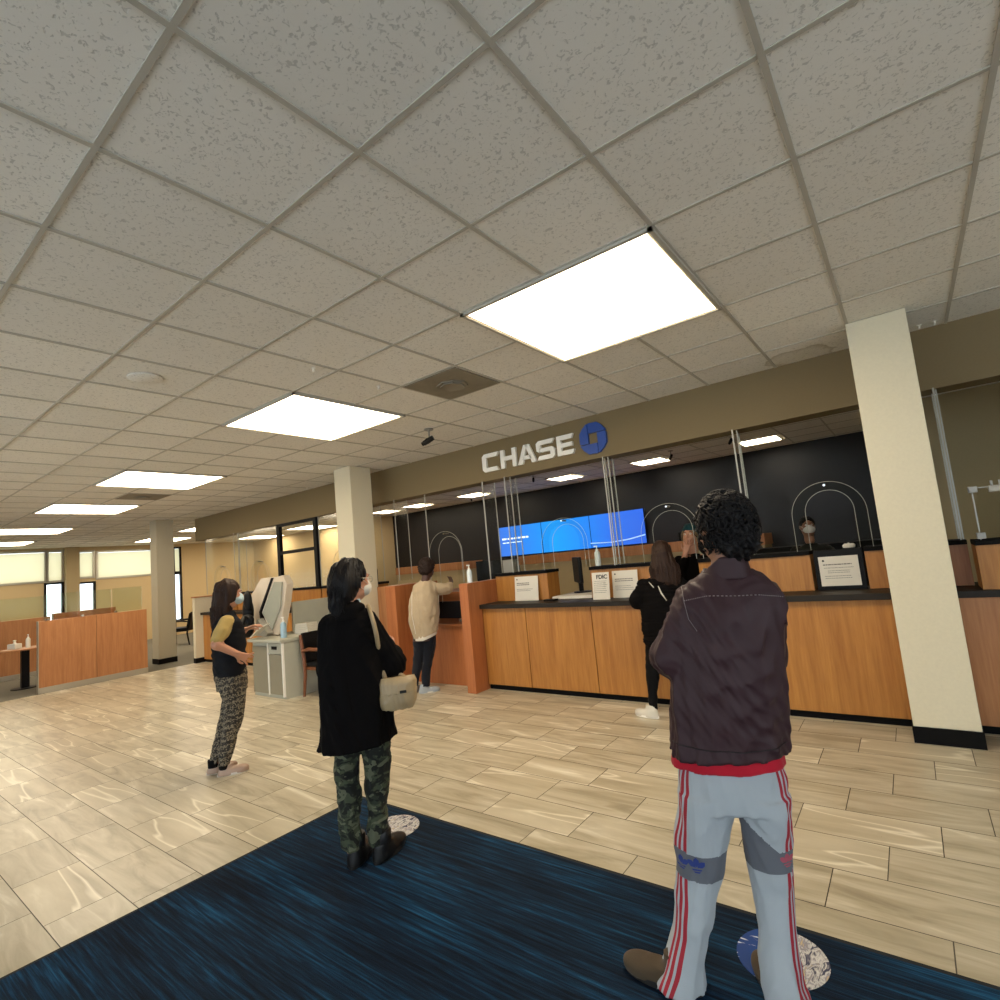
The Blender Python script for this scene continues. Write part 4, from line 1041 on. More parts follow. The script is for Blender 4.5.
def cloth(name, hexc, rough=.85, weave=500, var=.1, bump=.25, sheen=.1):
    t = NT(name); c = lin(hexc); n = t.noise(t.coords('Object'), 14, 4); w = t.noise(t.coords('Object'), weave, 2)
    t.base(t.mix(n, tuple(x*(1-var) for x in c[:3])+(1,), tuple(min(1, x*(1+var)) for x in c[:3])+(1,)))
    t.b.inputs['Roughness'].default_value = rough; t.b.inputs['Specular IOR Level'].default_value = .2; t.b.inputs['Sheen Weight'].default_value = sheen
    t.bump(w, bump, .002); return t.m
M['jack'] = cloth('brown_jacket_cloth', '#3b282b', .5, 260, sheen=0); M['red'] = cloth('red_jersey', '#b21a2c'); M['coat'] = cloth('black_coat_cloth', '#0d0b0b', .9, sheen=.0); M['coat'].node_tree.nodes['Principled BSDF'].inputs['Specular IOR Level'].default_value = .08
M['vest'] = cloth('navy_quilted_vest', '#0b0d13', .8, sheen=0); M['yel'] = cloth('yellow_knit', '#ab9258', .9, 200); M['knit'] = cloth('oatmeal_knit', '#b3a084', .95, 160, bump=.6)
M['whitec'] = cloth('white_cotton', '#d9d2c4'); M['jean'] = cloth('dark_navy_denim', '#11141d', .8); M['legg'] = cloth('black_leggings', '#080809', .9, sheen=0)
M['mask'] = plain('pale_blue_mask', '#a9c0c8', .8); M['maskw'] = plain('white_mask', '#cfc9be', .8)
M['suede'] = cloth('brown_suede', '#4d4030', .9); M['sneak'] = plain('off_white_trainer', '#cfc8b8', .6); M['greysn'] = plain('grey_trainer_mesh', '#9aa0a4', .6, bump=.4, bscale=200); M['rub'] = plain('dark_rubber', '#14120f', .7)
M['bootb'] = plain('black_leather_boot', '#0c0b0b', .4); M['rose'] = plain('rose_metallic_shoe', '#a48a78', .35, metal=.2); M['bag'] = plain('taupe_handbag_leather', '#a58e6a', .45); M['stitch'] = plain('grey_stitching', '#857a78', .7)
def camo():
    t = NT('camouflage_cloth'); v = t.coords('Object', scale=(1, 1, 1.5)); n = t.noise(v, 17, 2, .4, .8); n2 = t.noise(t.coords('Object', loc=(5, 3, 1), scale=(1, 1, 1.5)), 16, 2, .4, .8)
    c = t.ramp(n, [(.42, lin('#14150f')), (.46, lin('#2a3122')), (.54, lin('#3e4430'))], 'CONSTANT')
    c = t.mix(t.math('GREATER_THAN', n2, .58), c, lin('#5a5d48')); c = t.mix(t.math('LESS_THAN', n2, .40), c, lin('#15160f'))
    t.base(c); t.b.inputs['Roughness'].default_value = .9; t.bump(t.noise(t.coords('Object'), 300, 2), .3, .002); return t.m
M['camo'] = camo()
def tribal():
    t = NT('patterned_leggings'); v = t.coords('Object', rot=(.2, .15, 0)); n = t.noise(t.coords('Object'), 30, 3, .6)
    w = t.node('ShaderNodeTexWave', bands_direction='Z'); w.inputs['Scale'].default_value = 7; w.inputs['Distortion'].default_value = 9; w.inputs['Detail'].default_value = 4; w.inputs['Detail Scale'].default_value = 9
    t.link(v, w.inputs['Vector']); f = t.math('ADD', t.math('MULTIPLY', w.outputs['Fac'], .6), t.math('MULTIPLY', n, .4))
    t.base(t.ramp(f, [(.35, lin('#231f1a')), (.5, lin('#4e463a')), (.62, lin('#37312a')), (.72, lin('#857a66'))])); t.b.inputs['Roughness'].default_value = .85; return t.m
M['tribal'] = tribal()
def trackpants():
    t = NT('grey_track_trousers')
    def at(n): a = t.node('ShaderNodeAttribute'); a.attribute_name = n; return a.outputs['Fac']
    s = at('side'); band = at('band')
    n = t.noise(t.coords('Object'), 7, 3); base = t.mix(n, lin('#9da4a8'), lin('#b2b7ba'))
    dk = t.mix(t.math('GREATER_THAN', band, .5), base, lin('#62646a'))
    a = t.math('ABSOLUTE', s); inside = t.math('LESS_THAN', a, .034)
    per = t.math('FRACT', t.math('DIVIDE', t.math('ADD', s, .034), .0227)); stripe = t.math('MULTIPLY', inside, t.math('LESS_THAN', t.math('ABSOLUTE', t.math('SUBTRACT', per, .5)), .30))
    stripe = t.math('MULTIPLY', stripe, t.math('LESS_THAN', band, .5))
    t.base(t.mix(stripe, t.mix(t.math('MULTIPLY', inside, .0), dk, lin('#b7a9a6')), lin('#a3202f'))); t.b.inputs['Roughness'].default_value = .8
    t.bump(t.noise(t.coords('Object'), 400, 2), .3, .002); return t.m
M['track'] = trackpants()

def person(x, y, rz, label): return tag(empty('person', (x, y, 0), rz), label, 'person')
R_ = math.radians

# ---- the man in front, seen from behind, arms folded
P = person(0.0, .80, R_(21.21), 'person in dark brown jacket and grey track trousers with red stripes, standing nearest')
Mh = head_matrix((.243, .012, 1.563), R_(30), R_(-4), 0, 1.0)
add_body(P, dict(head=Mh, neck=(.235, -.01, 1.42), torso=[(.70, .155, 0, .12, .07), (.85, .165, 0, .14, .09), (1.0, .185, 0, .145, .095), (1.2, .215, .0, .155, .10), (1.33, .232, 0, .15, .075), (1.38, .235, 0, .09, .06)],
    limbs=[([(.10, .0, 1.30), (-.005, -.01, 1.11), (.13, .19, 1.10)], [.04, .038, .028]), ([(.36, .03, 1.29), (.355, .10, 1.09), (.20, .24, 1.13)], [.04, .036, .028]),
           ([(.09, 0, .68), (.02, .0, .43), (-.085, -.05, .10)], [.055, .042, .03]), ([(.22, 0, .68), (.24, .0, .43), (.225, -.06, .10)], [.055, .042, .03])],
    hands=[((.14, .195, 1.10), (.9, .25, .1), (0, -1, 0), 1, 1.0, .4, .1, .5), ((.19, .245, 1.13), (-.9, -.1, -.1), (0, -1, 0), -1, 1.0, .4, .1, .5)]), mat='skint')
S_ = SDF((-.16, -.26, .72), (.52, .36, 1.47), .006)
S_.loft([(.775, .155, .0, .208, .145), (.83, .158, 0, .205, .142), (.95, .172, -.005, .203, .14), (1.08, .192, -.005, .200, .14), (1.2, .213, -.005, .192, .138), (1.29, .228, -.005, .188, .125), (1.345, .235, -.003, .175, .105), (1.38, .237, -.002, .135, .088), (1.42, .238, -.0, .082, .075)], .02)
S_.chain([(.098, -.005, 1.315), (-.012, -.015, 1.12), (.0, .0, 1.105), (.13, .17, 1.10)], [.066, .064, .062, .044], .03)
S_.chain([(.358, .02, 1.285), (.358, .09, 1.10), (.23, .22, 1.12)], [.058, .052, .042], .03)
S_.fold(.0055, 26, 3, (1, 1, .35)); S_.fold(.0025, 60, 5, (1, 1, .5)); S_.cut(lambda X, Y, Z: .775-Z+.03*(X-.15))
S_.ell((.235, .0, 1.44), (.062, .058, .07), 0, None, True)
J = sdf_obj(S_, 'jacket', M['jack'], P)
S_ = SDF((.12, -.12, 1.37), (.36, .12, 1.52), .005); S_.loft([(1.385, .236, -.008, .086, .082), (1.43, .236, -.01, .076, .074), (1.468, .237, -.014, .070, .068)], 0); S_.ell((.236, .01, 1.45), (.059, .062, .12), 0, None, True)
S_.cut(lambda X, Y, Z: Z-1.466+.35*(Y+.03)+.55*np.maximum(.235-X, 0)); sdf_obj(S_, 'collar', M['jack'], J)
seam(J, [(.072, 1.325), (.15, 1.338), (.32, 1.330), (.40, 1.315)], .0018, M['stitch'], 'yoke_stitching', 76, dash=True)
seam(J, [(.070, 1.37), (.070, 1.32), (.078, 1.26), (.100, 1.22)], .0011, M['stitch'], 'sleeve_seam', 30)
seam(J, [(-.04, .835), (.1, .823), (.25, .82), (.345, .825)], .0016, M['hairb'], 'hem_seam', 40)
S_ = SDF((-.1, -.2, .7), (.42, .2, .84), .006); S_.loft([(.735, .150, 0, .192, .129), (.765, .152, 0, .190, .127), (.82, .158, 0, .175, .11)], 0).fold(.002, 30, 9, (1, 1, .2)); S_.cut(lambda X, Y, Z: .735-Z+.03*(X-.15)); sdf_obj(S_, 'shirt', M['red'], P)
S_ = SDF((-.26, -.24, -.02), (.44, .22, .84), .006)
S_.loft([(.60, .150, .0, .183, .112), (.70, .155, .0, .178, .112), (.78, .158, .0, .160, .095)], .03)
LL = [(.02, -.108, -.055, .088, .10), (.08, -.086, -.05, .068, .080), (.19, -.045, -.035, .063, .066), (.27, -.020, -.02, .072, .072), (.355, .002, -.005, .084, .08), (.44, .022, .0, .090, .085), (.56, .055, .0, .097, .098), (.64, .07, 0, .1, .105)]
RL = [(.015, .228, -.085, .074, .10), (.08, .220, -.07, .062, .08), (.2, .234, -.03, .062, .066), (.33, .241, .0, .068, .068), (.42, .243, .0, .075, .075), (.55, .247, .0, .088, .092), (.64, .25, 0, .095, .10)]
S_.loft(LL, .015); S_.loft(RL, .015); S_.fold(.0042, 20, 14, (1, 1, .6)); S_.fold(.0018, 45, 2, (1, 1, .6)); S_.cut(lambda X, Y, Z: .022-Z)
def track_attrs(V):
    ll, rl = np.array(LL), np.array(RL); z = V[:, 2]; side = np.full(len(V), 1.0); band = np.zeros(len(V))
    for A, lft in ((ll, 1), (rl, 0)):
        cx = np.interp(z, A[:, 0], A[:, 1]); cy = np.interp(z, A[:, 0], A[:, 2]); r = np.interp(z, A[:, 0], A[:, 3])
        m = (V[:, 0] < .15) if lft else (V[:, 0] >= .15)
        ph = np.arctan2(V[:, 1]-cy, V[:, 0]-cx)
        p0 = R_(-150)+np.clip((.50-z)/.4, 0, 1)*R_(24) if lft else np.full(len(V), R_(-32))
        dd = (ph-p0+math.pi) % (2*math.pi)-math.pi; side = np.where(m, np.abs(dd*r), side)
        lo, hi = (.375, .455) if lft else (.425, .49)
        x = V[:, 0]
        if lft: b = (z > .362+.15*np.clip(.05-x, 0, .2)*.6) & (z < .452+.1*np.clip(.02-x, 0, .1))
        else: b = (z > .405) & (z < .475+1.0*np.clip(.27-x, 0, .12))
        band = np.where(m & b, 1.0, band)
    return dict(side=side, band=band)
T_ = sdf_obj(S_, 'trousers', M['track'], P, track_attrs)
leaf = lambda cx, cz, a, s: [(cx+s*(math.sin(a)*t-math.cos(a)*w), cz+s*(math.cos(a)*t+math.sin(a)*w)) for t, w in ((.1, 0), (.5, .28), (.85, .25), (1.1, 0), (.85, -.25), (.5, -.28))]
tre = lambda s: [leaf(0, 0, a, s) for a in (-.85, 0, .85)] + [[(-.5*s, -.08*s), (.5*s, -.08*s), (.4*s, -.22*s), (-.4*s, -.22*s)], [(-.35*s, -.32*s), (.35*s, -.32*s), (.2*s, -.46*s), (-.2*s, -.46*s)]]
M['trb'] = plain('blue_embroidery', '#2b3c7e', .8); M['trp'] = plain('pink_embroidery', '#a8505e', .8)
patch(T_, (.0, .415), tre(.034), M['trb'], 'blue_emblem'); patch(T_, (-.05, .415), tre(.028), M['trb'], 'blue_emblem', lift=.003)
patch(T_, (.293, .44), tre(.028), M['trp'], 'pink_emblem')
add_shoe('shoe', P, -.045, -.078, R_(160), M['suede'], M['rub'], .27, .10, .075, .012, laces_mat=M['rub'])
add_shoe('shoe', P, .245, -.135, R_(108), M['suede'], M['rub'], .25, .09, .06, .012, laces_mat=M['rub'])
T = lambda p: Mh @ Vector(p); rot = Mh.to_3x3().normalized()
S_ = SDF((.08, -.16, 1.44), (.42, .18, 1.76), .006); S_.ell(T((0, -.022, .04)), (.094, .112, .100), .02, rot); S_.ell(T((0, -.06, -.02)), (.082, .07, .080), .03, rot); S_.ell(T((0, -.075, -.06)), (.066, .05, .06), .03, rot)
S_.ell(T((0, .085, -.015)), (.075, .085, .075), 0, rot, True).ell(T((0, .06, -.09)), (.09, .085, .07), 0, rot, True); S_.fold(.006, 60, 21); S_.fold(.004, 100, 22)
Hm = sdf_obj(S_, 'hair', M['hblack'], P)
b = MB(); rr = random.Random(4)
for i in range(380):
    a = rr.uniform(-3.75, .6); el = rr.uniform(-.75, 1.5); r0 = 1.0
    d = Vector((math.cos(a)*math.cos(el), math.sin(a)*math.cos(el), math.sin(el)))
    if d.y > .45 and d.z < .55: continue
    c = Vector((d.x*.094, -.022+d.y*.112, .035+d.z*.104 - (.02 if d.z < -.1 else 0))); t1 = d.cross(Vector((0, 0, 1)) if abs(d.z) < .9 else Vector((1, 0, 0))).normalized(); t2 = d.cross(t1)*(-1)
    rad = rr.uniform(.010, .022); ph = rr.uniform(0, 6.28); dn = Vector((0, 0, -1)); pts = []
    for j in range(9):
        q = j/8; an = ph+q*rr.uniform(3.5, 5.0); pts.append(T(c+t1*rad*math.cos(an)+t2*rad*math.sin(an)+d*(-.002+.013*q)+dn*.022*q*(1-max(d.z, 0))))
    b.tube(pts, [.002, .0036, .0042, .0042, .0042, .004, .0034, .0026, .001], 5)
b.build('curls', M['hblack'], Hm, smooth='all')
spectacles(P, Mh, 1.0, M['bplast']); face_mask(P, Mh, 1.0, M['coat'])

# ---- woman in the long black coat
P = person(-1.75, .69, R_(53.27), 'person in long black coat and camouflage trousers carrying a taupe handbag')
Mh = head_matrix((.018, .01, 1.492), R_(-58), R_(-6), 0, .98)
add_body(P, dict(head=Mh, neck=(.0, -.02, 1.33), torso=[(.62, .02, 0, .12, .09), (.8, .01, 0, .13, .10), (1.0, 0, 0, .115, .09), (1.2, -.01, 0, .11, .08), (1.27, -.01, 0, .09, .05)],
    limbs=[([(.09, -.01, 1.24), (.195, -.01, 1.02), (.225, .17, 1.06)], [.032, .034, .025]), ([(-.11, .03, 1.22), (-.14, .08, 1.0), (-.02, .20, 1.02)], [.032, .034, .025]),
           ([(-.058, 0, .66), (-.067, .01, .38), (-.062, 0, .08)], [.05, .038, .03]), ([(.085, 0, .66), (.083, .01, .38), (.068, 0, .08)], [.05, .038, .03])],
    hands=[((.227, .18, 1.062), (.15, .9, .25), (-1, 0, 0), 1, .9, .5), ((-.01, .205, 1.02), (.8, .5, .1), (0, -1, 0), -1, .9, .5)]))
S_ = SDF((-.30, -.26, .58), (.36, .34, 1.42), .006)
S_.loft([(.60, -.005, .0, .212, .165), (.69, -.0, .0, .2, .158), (.82, .002, 0, .2, .15), (.95, .0, 0, .195, .14), (1.1, -.008, 0, .172, .125), (1.2, -.012, 0, .155, .115), (1.27, -.012, -.005, .135, .10), (1.33, -.005, -.008, .09, .08), (1.375, .0, -.01, .056, .058)], .02)
S_.chain([(-.115, .0, 1.262), (-.135, .05, 1.05), (-.125, .08, 1.0), (-.04, .19, 1.02)], [.055, .060, .06, .042], .035)
S_.chain([(.095, -.01, 1.268), (.165, -.02, 1.10), (.205, -.015, 1.015), (.228, .13, 1.05)], [.056, .064, .068, .048], .03)
S_.fold(.006, 22, 31, (1, 1, .2)); S_.fold(.003, 50, 33, (1, 1, .45)); S_.cut(lambda X, Y, Z: .618-Z+.06*(X))
S_.ell((.0, .0, 1.40), (.046, .05, .06), 0, None, True)
K = sdf_obj(S_, 'coat', M['coat'], P)
S_ = SDF((-.12, -.14, 1.28), (.12, .1, 1.43), .005); S_.ell((-.005, -.045, 1.345), (.085, .062, .035), .02).ell((-.02, -.085, 1.30), (.06, .03, .05), .03).ell((0, .01, 1.40), (.048, .05, .07), 0, None, True); sdf_obj(S_, 'hood', M['coat'], K)
S_ = SDF((-.1, -.1, 1.33), (.1, .1, 1.42), .004); S_.loft([(1.35, .002, -.005, .058, .060), (1.392, .004, -.003, .053, .056)], 0).ell((.004, .0, 1.4), (.046, .049, .08), 0, None, True); sdf_obj(S_, 'shirt_collar', M['mask'], P)
S_ = SDF((-.2, -.16, .06), (.24, .16, .78), .006)
S_.loft([(.085, -.062, -.0, .052, .056), (.2, -.064, 0, .056, .06), (.34, -.069, .01, .064, .066), (.5, -.067, .005, .066, .078), (.64, -.058, 0, .072, .09), (.72, -.05, 0, .08, .1)], .012)
S_.loft([(.085, .066, .0, .050, .057), (.2, .070, 0, .053, .06), (.34, .082, .01, .060, .066), (.5, .088, .005, .074, .078), (.62, .090, 0, .088, .09), (.72, .08, 0, .09, .1)], .012)
S_.fold(.005, 26, 41, (1, 1, .9)); S_.fold(.002, 60, 43); S_.cut(lambda X, Y, Z: .095-Z); sdf_obj(S_, 'trousers', M['camo'], P)
for bx_, by_, an in ((-.066, -.035, 68), (.055, -.045, 52)):
    bo = add_shoe('boot', P, bx_, by_, R_(an), M['bootb'], M['rub'], .255, .10, .10, .0105, laces_mat=M['gplast'])
    b = MB(); b.lathe((bx_+.055*math.cos(R_(an)), by_+.055*math.sin(R_(an)), .1), [(0, 0), (.050, 0), (.052, .05), (.046, .06), (0, .06)], 20); b.build('boot_shaft', M['bootb'], bo, smooth=True)
T = lambda p: Mh @ Vector(p); rot = Mh.to_3x3().normalized()
S_ = SDF((-.22, -.22, 1.27), (.2, .2, 1.66), .006); S_.ell(T((0, -.022, .034)), (.087, .103, .094), .02, rot); S_.ell(T((0, -.075, -.01)), (.078, .055, .08), .03, rot)
S_.ell((-.056, -.07, 1.40), (.058, .055, .062), .03).ell((-.062, -.085, 1.35), (.042, .036, .05), .03).ell((-.02, -.05, 1.47), (.085, .075, .085), .03)
S_.ell(T((0, .095, -.02)), (.07, .07, .075), 0, rot, True).ell(T((0, .06, -.10)), (.085, .085, .07), 0, rot, True); S_.fold(.004, 80, 51, (1, 1, .2)); Hm = sdf_obj(S_, 'hair', M['hblack'], P)
b = MB(); rr = random.Random(9); kn = Vector((-.066, -.085, 1.385))
for i in range(130):
    a = rr.uniform(-3.9, .75); c0 = Vector((.085*math.cos(a), -.02+.1*math.sin(a), rr.uniform(.0, .07))); up = T(Vector((.03*math.cos(a), .0+.03*math.sin(a), .128))); mid = T(c0)
    e = kn+Vector((rr.uniform(-.04, .04), rr.uniform(-.035, .02), rr.uniform(-.07, .03))); b.tube([up, (up+mid)/2+T((0, 0, 0)).normalized()*0+(mid-T((0, -.02, .03))).normalized()*.012, mid, (mid*.45+e*.55)+(Vector((-.02, -.03, 0))), e], [.001, .003, .003, .003, .0015], 4)
b.build('strands', M['hblack'], Hm, smooth='all')
face_mask(P, Mh, .98, M['maskw']); spectacles(P, Mh, .98, M['brass'])
# her bag
Bg = tag(empty('handbag', (-1.75, .69, 0), R_(53.27)), 'taupe leather handbag hanging under the right arm of the person in black', 'bag')
S_ = SDF((.06, -.26, .74), (.38, .0, 1.0), .005); S_.loft([(.79, .215, -.10, .085, .045), (.82, .217, -.10, .102, .055), (.88, .22, -.10, .105, .056), (.93, .222, -.10, .098, .044), (.95, .225, -.10, .09, .03)], .0).fold(.002, 40, 3); Bb = sdf_obj(S_, 'bag_body', M['bag'], Bg)
S_ = SDF((.06, -.28, .78), (.38, .0, 1.0), .005); S_.loft([(.868, .222, -.105, .104, .060), (.93, .224, -.103, .101, .050), (.955, .226, -.10, .088, .032)], 0).fold(.002, 50, 8); S_.cut(lambda X, Y, Z: Y+.105); sdf_obj(S_, 'flap', M['bag'], Bg)
b = MB(); b.box(.225, .26, -.173, -.163, .878, .892, bevel=.003); b.build('clasp', M['rub'], Bg)
b = MB(); b.tube([(.16, -.09, .945), (.14, -.03, 1.03), (.135, -.07, 1.12), (.128, -.105, 1.19), (.118, -.112, 1.25), (.105, -.08, 1.31), (.098, -.01, 1.343), (.115, .07, 1.27), (.14, .09, 1.12), (.16, .03, 1.0), (.26, -.07, .945)], .012, 8); b.build('strap', M['bag'], Bg, smooth='all')

# ---- woman at the grey desk, hand on hip
P = person(-3.97, .98, R_(65.39), 'person with long brown hair, yellow top, dark vest and patterned leggings, hand on hip')
Mh = head_matrix((.108, 0, 1.452), R_(-84), R_(-8), 0, .97)
HB = ((.150, -.185, .955), (.75, .25, -.45), (.2, 1, 0), -1, .92, .25, .35, .2)
add_body(P, dict(head=Mh, neck=(.085, 0, 1.28), torso=[(.70, .10, 0, .1, .12), (.85, .09, 0, .1, .12), (1.05, .09, 0, .09, .11), (1.2, .085, 0, .09, .13), (1.26, .085, 0, .06, .12)],
    limbs=[([(.080, -.125, 1.205), (.0, -.205, 1.06), (.150, -.185, .957)], [.034, .036, .026]), ([(.09, .13, 1.205), (.14, .21, 1.03), (.225, .12, 1.12)], [.034, .035, .025]),
           ([(.10, -.06, .72), (.11, -.06, .45), (.02, -.05, .08)], [.075, .048, .032]), ([(.10, .07, .72), (.09, .07, .45), (-.04, .07, .09)], [.08, .052, .036])],
    hands=[HB, ((.23, .115, 1.125), (.8, -.3, .3), (0, 0, -1), 1, .9, .4)]), h=.0055)
S_ = SDF((-.14, -.27, .74), (.32, .3, 1.34), .006)
S_.loft([(.785, .092, 0, .128, .165), (.85, .092, 0, .128, .165), (1.0, .092, 0, .132, .16), (1.12, .090, 0, .130, .165), (1.22, .085, 0, .11, .165), (1.27, .083, 0, .075, .12), (1.31, .085, 0, .055, .06)], .02)
S_.fold(.0035, 30, 61, (.4, .4, 1.6)); S_.ell((.09, 0, 1.34), (.05, .05, .08), 0, None, True); sdf_obj(S_, 'vest', M['vest'], P)
S_ = SDF((-.12, -.33, .96), (.32, .33, 1.30), .006)
S_.chain([(.082, -.12, 1.225), (.045, -.17, 1.15), (.010, -.195, 1.095)], [.056, .054, .050], .03); S_.chain([(.09, .14, 1.225), (.12, .19, 1.12), (.14, .21, 1.04)], [.062, .056, .05], .03)
S_.fold(.004, 35, 63); sdf_obj(S_, 'yellow_sleeves', M['yel'], P)
S_ = SDF((-.2, -.2, .05), (.3, .22, .84), .006)
S_.loft([(.66, .105, 0, .118, .15), (.76, .10, 0, .125, .155), (.82, .1, 0, .12, .15)], .03)
S_.loft([(.08, .022, -.05, .044, .05), (.2, .045, -.055, .056, .058), (.31, .072, -.06, .066, .062), (.43, .108, -.065, .075, .07), (.56, .118, -.07, .083, .078), (.70, .11, -.07, .10, .085)], .015)
S_.loft([(.08, -.045, .07, .04, .05), (.2, -.012, .07, .052, .056), (.31, .025, .07, .06, .06), (.43, .07, .07, .07, .068), (.56, .105, .07, .08, .078), (.70, .10, .07, .10, .085)], .015)
S_.fold(.004, 40, 67); sdf_obj(S_, 'leggings', M['tribal'], P)
for x_, y_, an in ((-.015, -.055, -4), (-.095, .065, 6)):
    sh = add_shoe('shoe', P, x_, y_, R_(an), M['rose'], M['maskw'], .225, .085, .055, 0)
    b = MB(); b.lathe((x_+.04, y_, .05), [(0, 0), (.040, 0), (.042, .06), (0, .06)], 16); b.build('sock', M['legg'], sh, smooth=True)
hair_long('hair', P, Mh, .97, M['hbrown'], 1.175, (-.035, -.01), seed=5, n=170, width=.078, back=.115)
face_mask(P, Mh, .97, M['mask'])

# ---- woman in the cream cardigan leaning at the low desk
P = person(-4.2, 3.5, R_(46.66), 'person in long cream cardigan and dark trousers leaning at the teller window')
Mh = head_matrix((.172, .035, 1.487), R_(-30), R_(-14), 0, .97)
add_body(P, dict(head=Mh, neck=(.135, .0, 1.33), torso=[(.62, .05, 0, .12, .10), (.85, .07, -.02, .14, .11), (1.05, .09, -.01, .13, .1), (1.22, .12, 0, .13, .1), (1.28, .125, 0, .11, .06)],
    limbs=[([(.225, .0, 1.27), (.40, .06, 1.215), (.46, .20, 1.28)], [.048, .04, .028]), ([(.03, .03, 1.26), (.05, .20, 1.12), (.22, .32, 1.20)], [.045, .04, .028]),
           ([(.11, 0, .68), (.095, .02, .40), (.04, -.02, .09)], [.08, .055, .038]), ([(.01, .02, .68), (-.02, .03, .40), (-.09, .02, .10)], [.065, .042, .03])],
    hands=[((.462, .205, 1.282), (.3, .8, .35), (-1, 0, -.3), 1, .92, .6), ((.225, .325, 1.20), (.7, .6, .2), (0, 0, -1), -1, .92, .5)]), mat='skinb')
S_ = SDF((-.22, -.26, .6), (.54, .36, 1.40), .006)
S_.loft([(.66, .085, .0, .145, .145), (.75, .085, -.005, .165, .155), (.88, .082, -.01, .188, .165), (1.0, .088, -.012, .186, .165), (1.12, .098, -.01, .178, .158), (1.22, .115, -.005, .150, .14), (1.29, .128, -.0, .115, .11), (1.34, .135, 0, .065, .07)], .02)
S_.chain([(.21, .0, 1.262), (.32, .03, 1.225), (.405, .065, 1.215), (.445, .15, 1.255)], [.075, .068, .062, .04], .04); S_.chain([(.05, .02, 1.26), (.05, .18, 1.13), (.19, .29, 1.19)], [.07, .06, .04], .04)
S_.fold(.005, 22, 71, (1, 1, .6)); S_.fold(.002, 50, 73); S_.cut(lambda X, Y, Z: .675-Z+.30*(X-.08)*(X < .3)); S_.ell((.14, .01, 1.36), (.05, .05, .06), 0, None, True); C_ = sdf_obj(S_, 'cardigan', M['knit'], P)
seam(C_, [(-.04, 1.22), (-.06, .95), (-.03, .72)], .004, M['whitec'], 'side_trim', 24)
S_ = SDF((-.12, -.2, .58), (.3, .2, .76), .006); S_.loft([(.63, .083, .0, .140, .14), (.74, .083, 0, .15, .145)], 0).cut(lambda X, Y, Z: .640-Z+.30*(X-.08)); S_.ell((.235, -.06, .60), (.03, .06, .05), 0, None, True); sdf_obj(S_, 'undershirt', M['whitec'], P)
S_ = SDF((-.2, -.18, .06), (.3, .2, .74), .006)
S_.loft([(.08, .040, -.02, .050, .052), (.2, .055, .0, .052, .056), (.35, .085, .01, .062, .064), (.5, .112, .005, .080, .078), (.64, .12, 0, .095, .09), (.70, .12, 0, .09, .09)], .012)
S_.loft([(.08, -.095, .02, .044, .05), (.2, -.072, .025, .050, .056), (.35, -.03, .03, .060, .066), (.5, .0, .025, .074, .08), (.70, .02, 0, .09, .10)], .012)
S_.fold(.003, 40, 77); sdf_obj(S_, 'trousers', M['jean'], P)
for x_, y_, an in ((-.035, -.03, 5), (-.13, .02, 60)): add_shoe('trainer', P, x_, y_, R_(an), M['greysn'], M['sneak'], .25, .095, .075, 0, laces_mat=M['sneak'])
T = lambda p: Mh @ Vector(p); rot = Mh.to_3x3().normalized()
S_ = SDF((-.02, -.16, 1.34), (.36, .22, 1.66), .006); S_.ell(T((0, -.03, .04)), (.102, .108, .105), .02, rot).ell(T((0, -.055, -.02)), (.088, .07, .075), .03, rot); S_.ell(T((0, .1, -.03)), (.08, .08, .085), 0, rot, True); S_.fold(.006, 130, 81); S_.fold(.004, 220, 82)
sdf_obj(S_, 'hair', hair_mat('short_curly_brown_hair', '#150c08', '#2c1a12'), P)

# ---- girl with long brown hair at the counter
P = person(-1.35, 3.5, R_(24.35), 'person in black jacket with long brown hair and white trainers at the counter')
Mh = head_matrix((.322, .03, 1.432), R_(-8), R_(-10), 0, .96)
add_body(P, dict(head=Mh, neck=(.30, -.0, 1.27), torso=[(.62, .22, 0, .12, .1), (.85, .25, 0, .13, .1), (1.05, .27, 0, .12, .09), (1.2, .285, 0, .13, .08), (1.24, .29, 0, .1, .05)],
    limbs=[([(.13, .02, 1.16), (.045, .02, 1.01), (.13, .17, 1.06)], [.042, .036, .026]), ([(.43, .02, 1.16), (.49, .04, .98), (.42, .18, 1.06)], [.042, .036, .026]),
           ([(.17, 0, .66), (.115, .01, .40), (.08, -.02, .09)], [.065, .042, .028]), ([(.32, 0, .66), (.36, .01, .40), (.38, 0, .09)], [.065, .042, .028])],
    hands=[((.135, .18, 1.065), (.5, .8, 0), (0, 0, -1), -1, .88, .3), ((.415, .19, 1.065), (-.5, .8, 0), (0, 0, -1), 1, .88, .3)]))
S_ = SDF((-.1, -.24, .42), (.62, .3, 1.34), .007)
S_.loft([(.44, .30, 0, .15, .12), (.6, .27, 0, .2, .135), (.75, .265, 0, .205, .14), (.9, .27, 0, .2, .135), (1.05, .28, 0, .19, .125), (1.15, .29, 0, .175, .115), (1.22, .295, 0, .12, .085), (1.27, .3, 0, .06, .06)], .02)
S_.chain([(.125, .0, 1.165), (.04, .01, 1.035), (.045, .02, 1.02), (.12, .14, 1.06)], [.058, .056, .056, .04], .035); S_.chain([(.45, .0, 1.165), (.51, .03, 1.0), (.44, .15, 1.06)], [.058, .056, .04], .035)
S_.fold(.005, 28, 91, (.5, .5, 1.5)); S_.cut(lambda X, Y, Z: np.maximum(.45-Z, (.17-X)*(Z < .60)*1.0-.0+(.0-1)*(Z >= .60))); sdf_obj(S_, 'jacket', M['coat'], P)
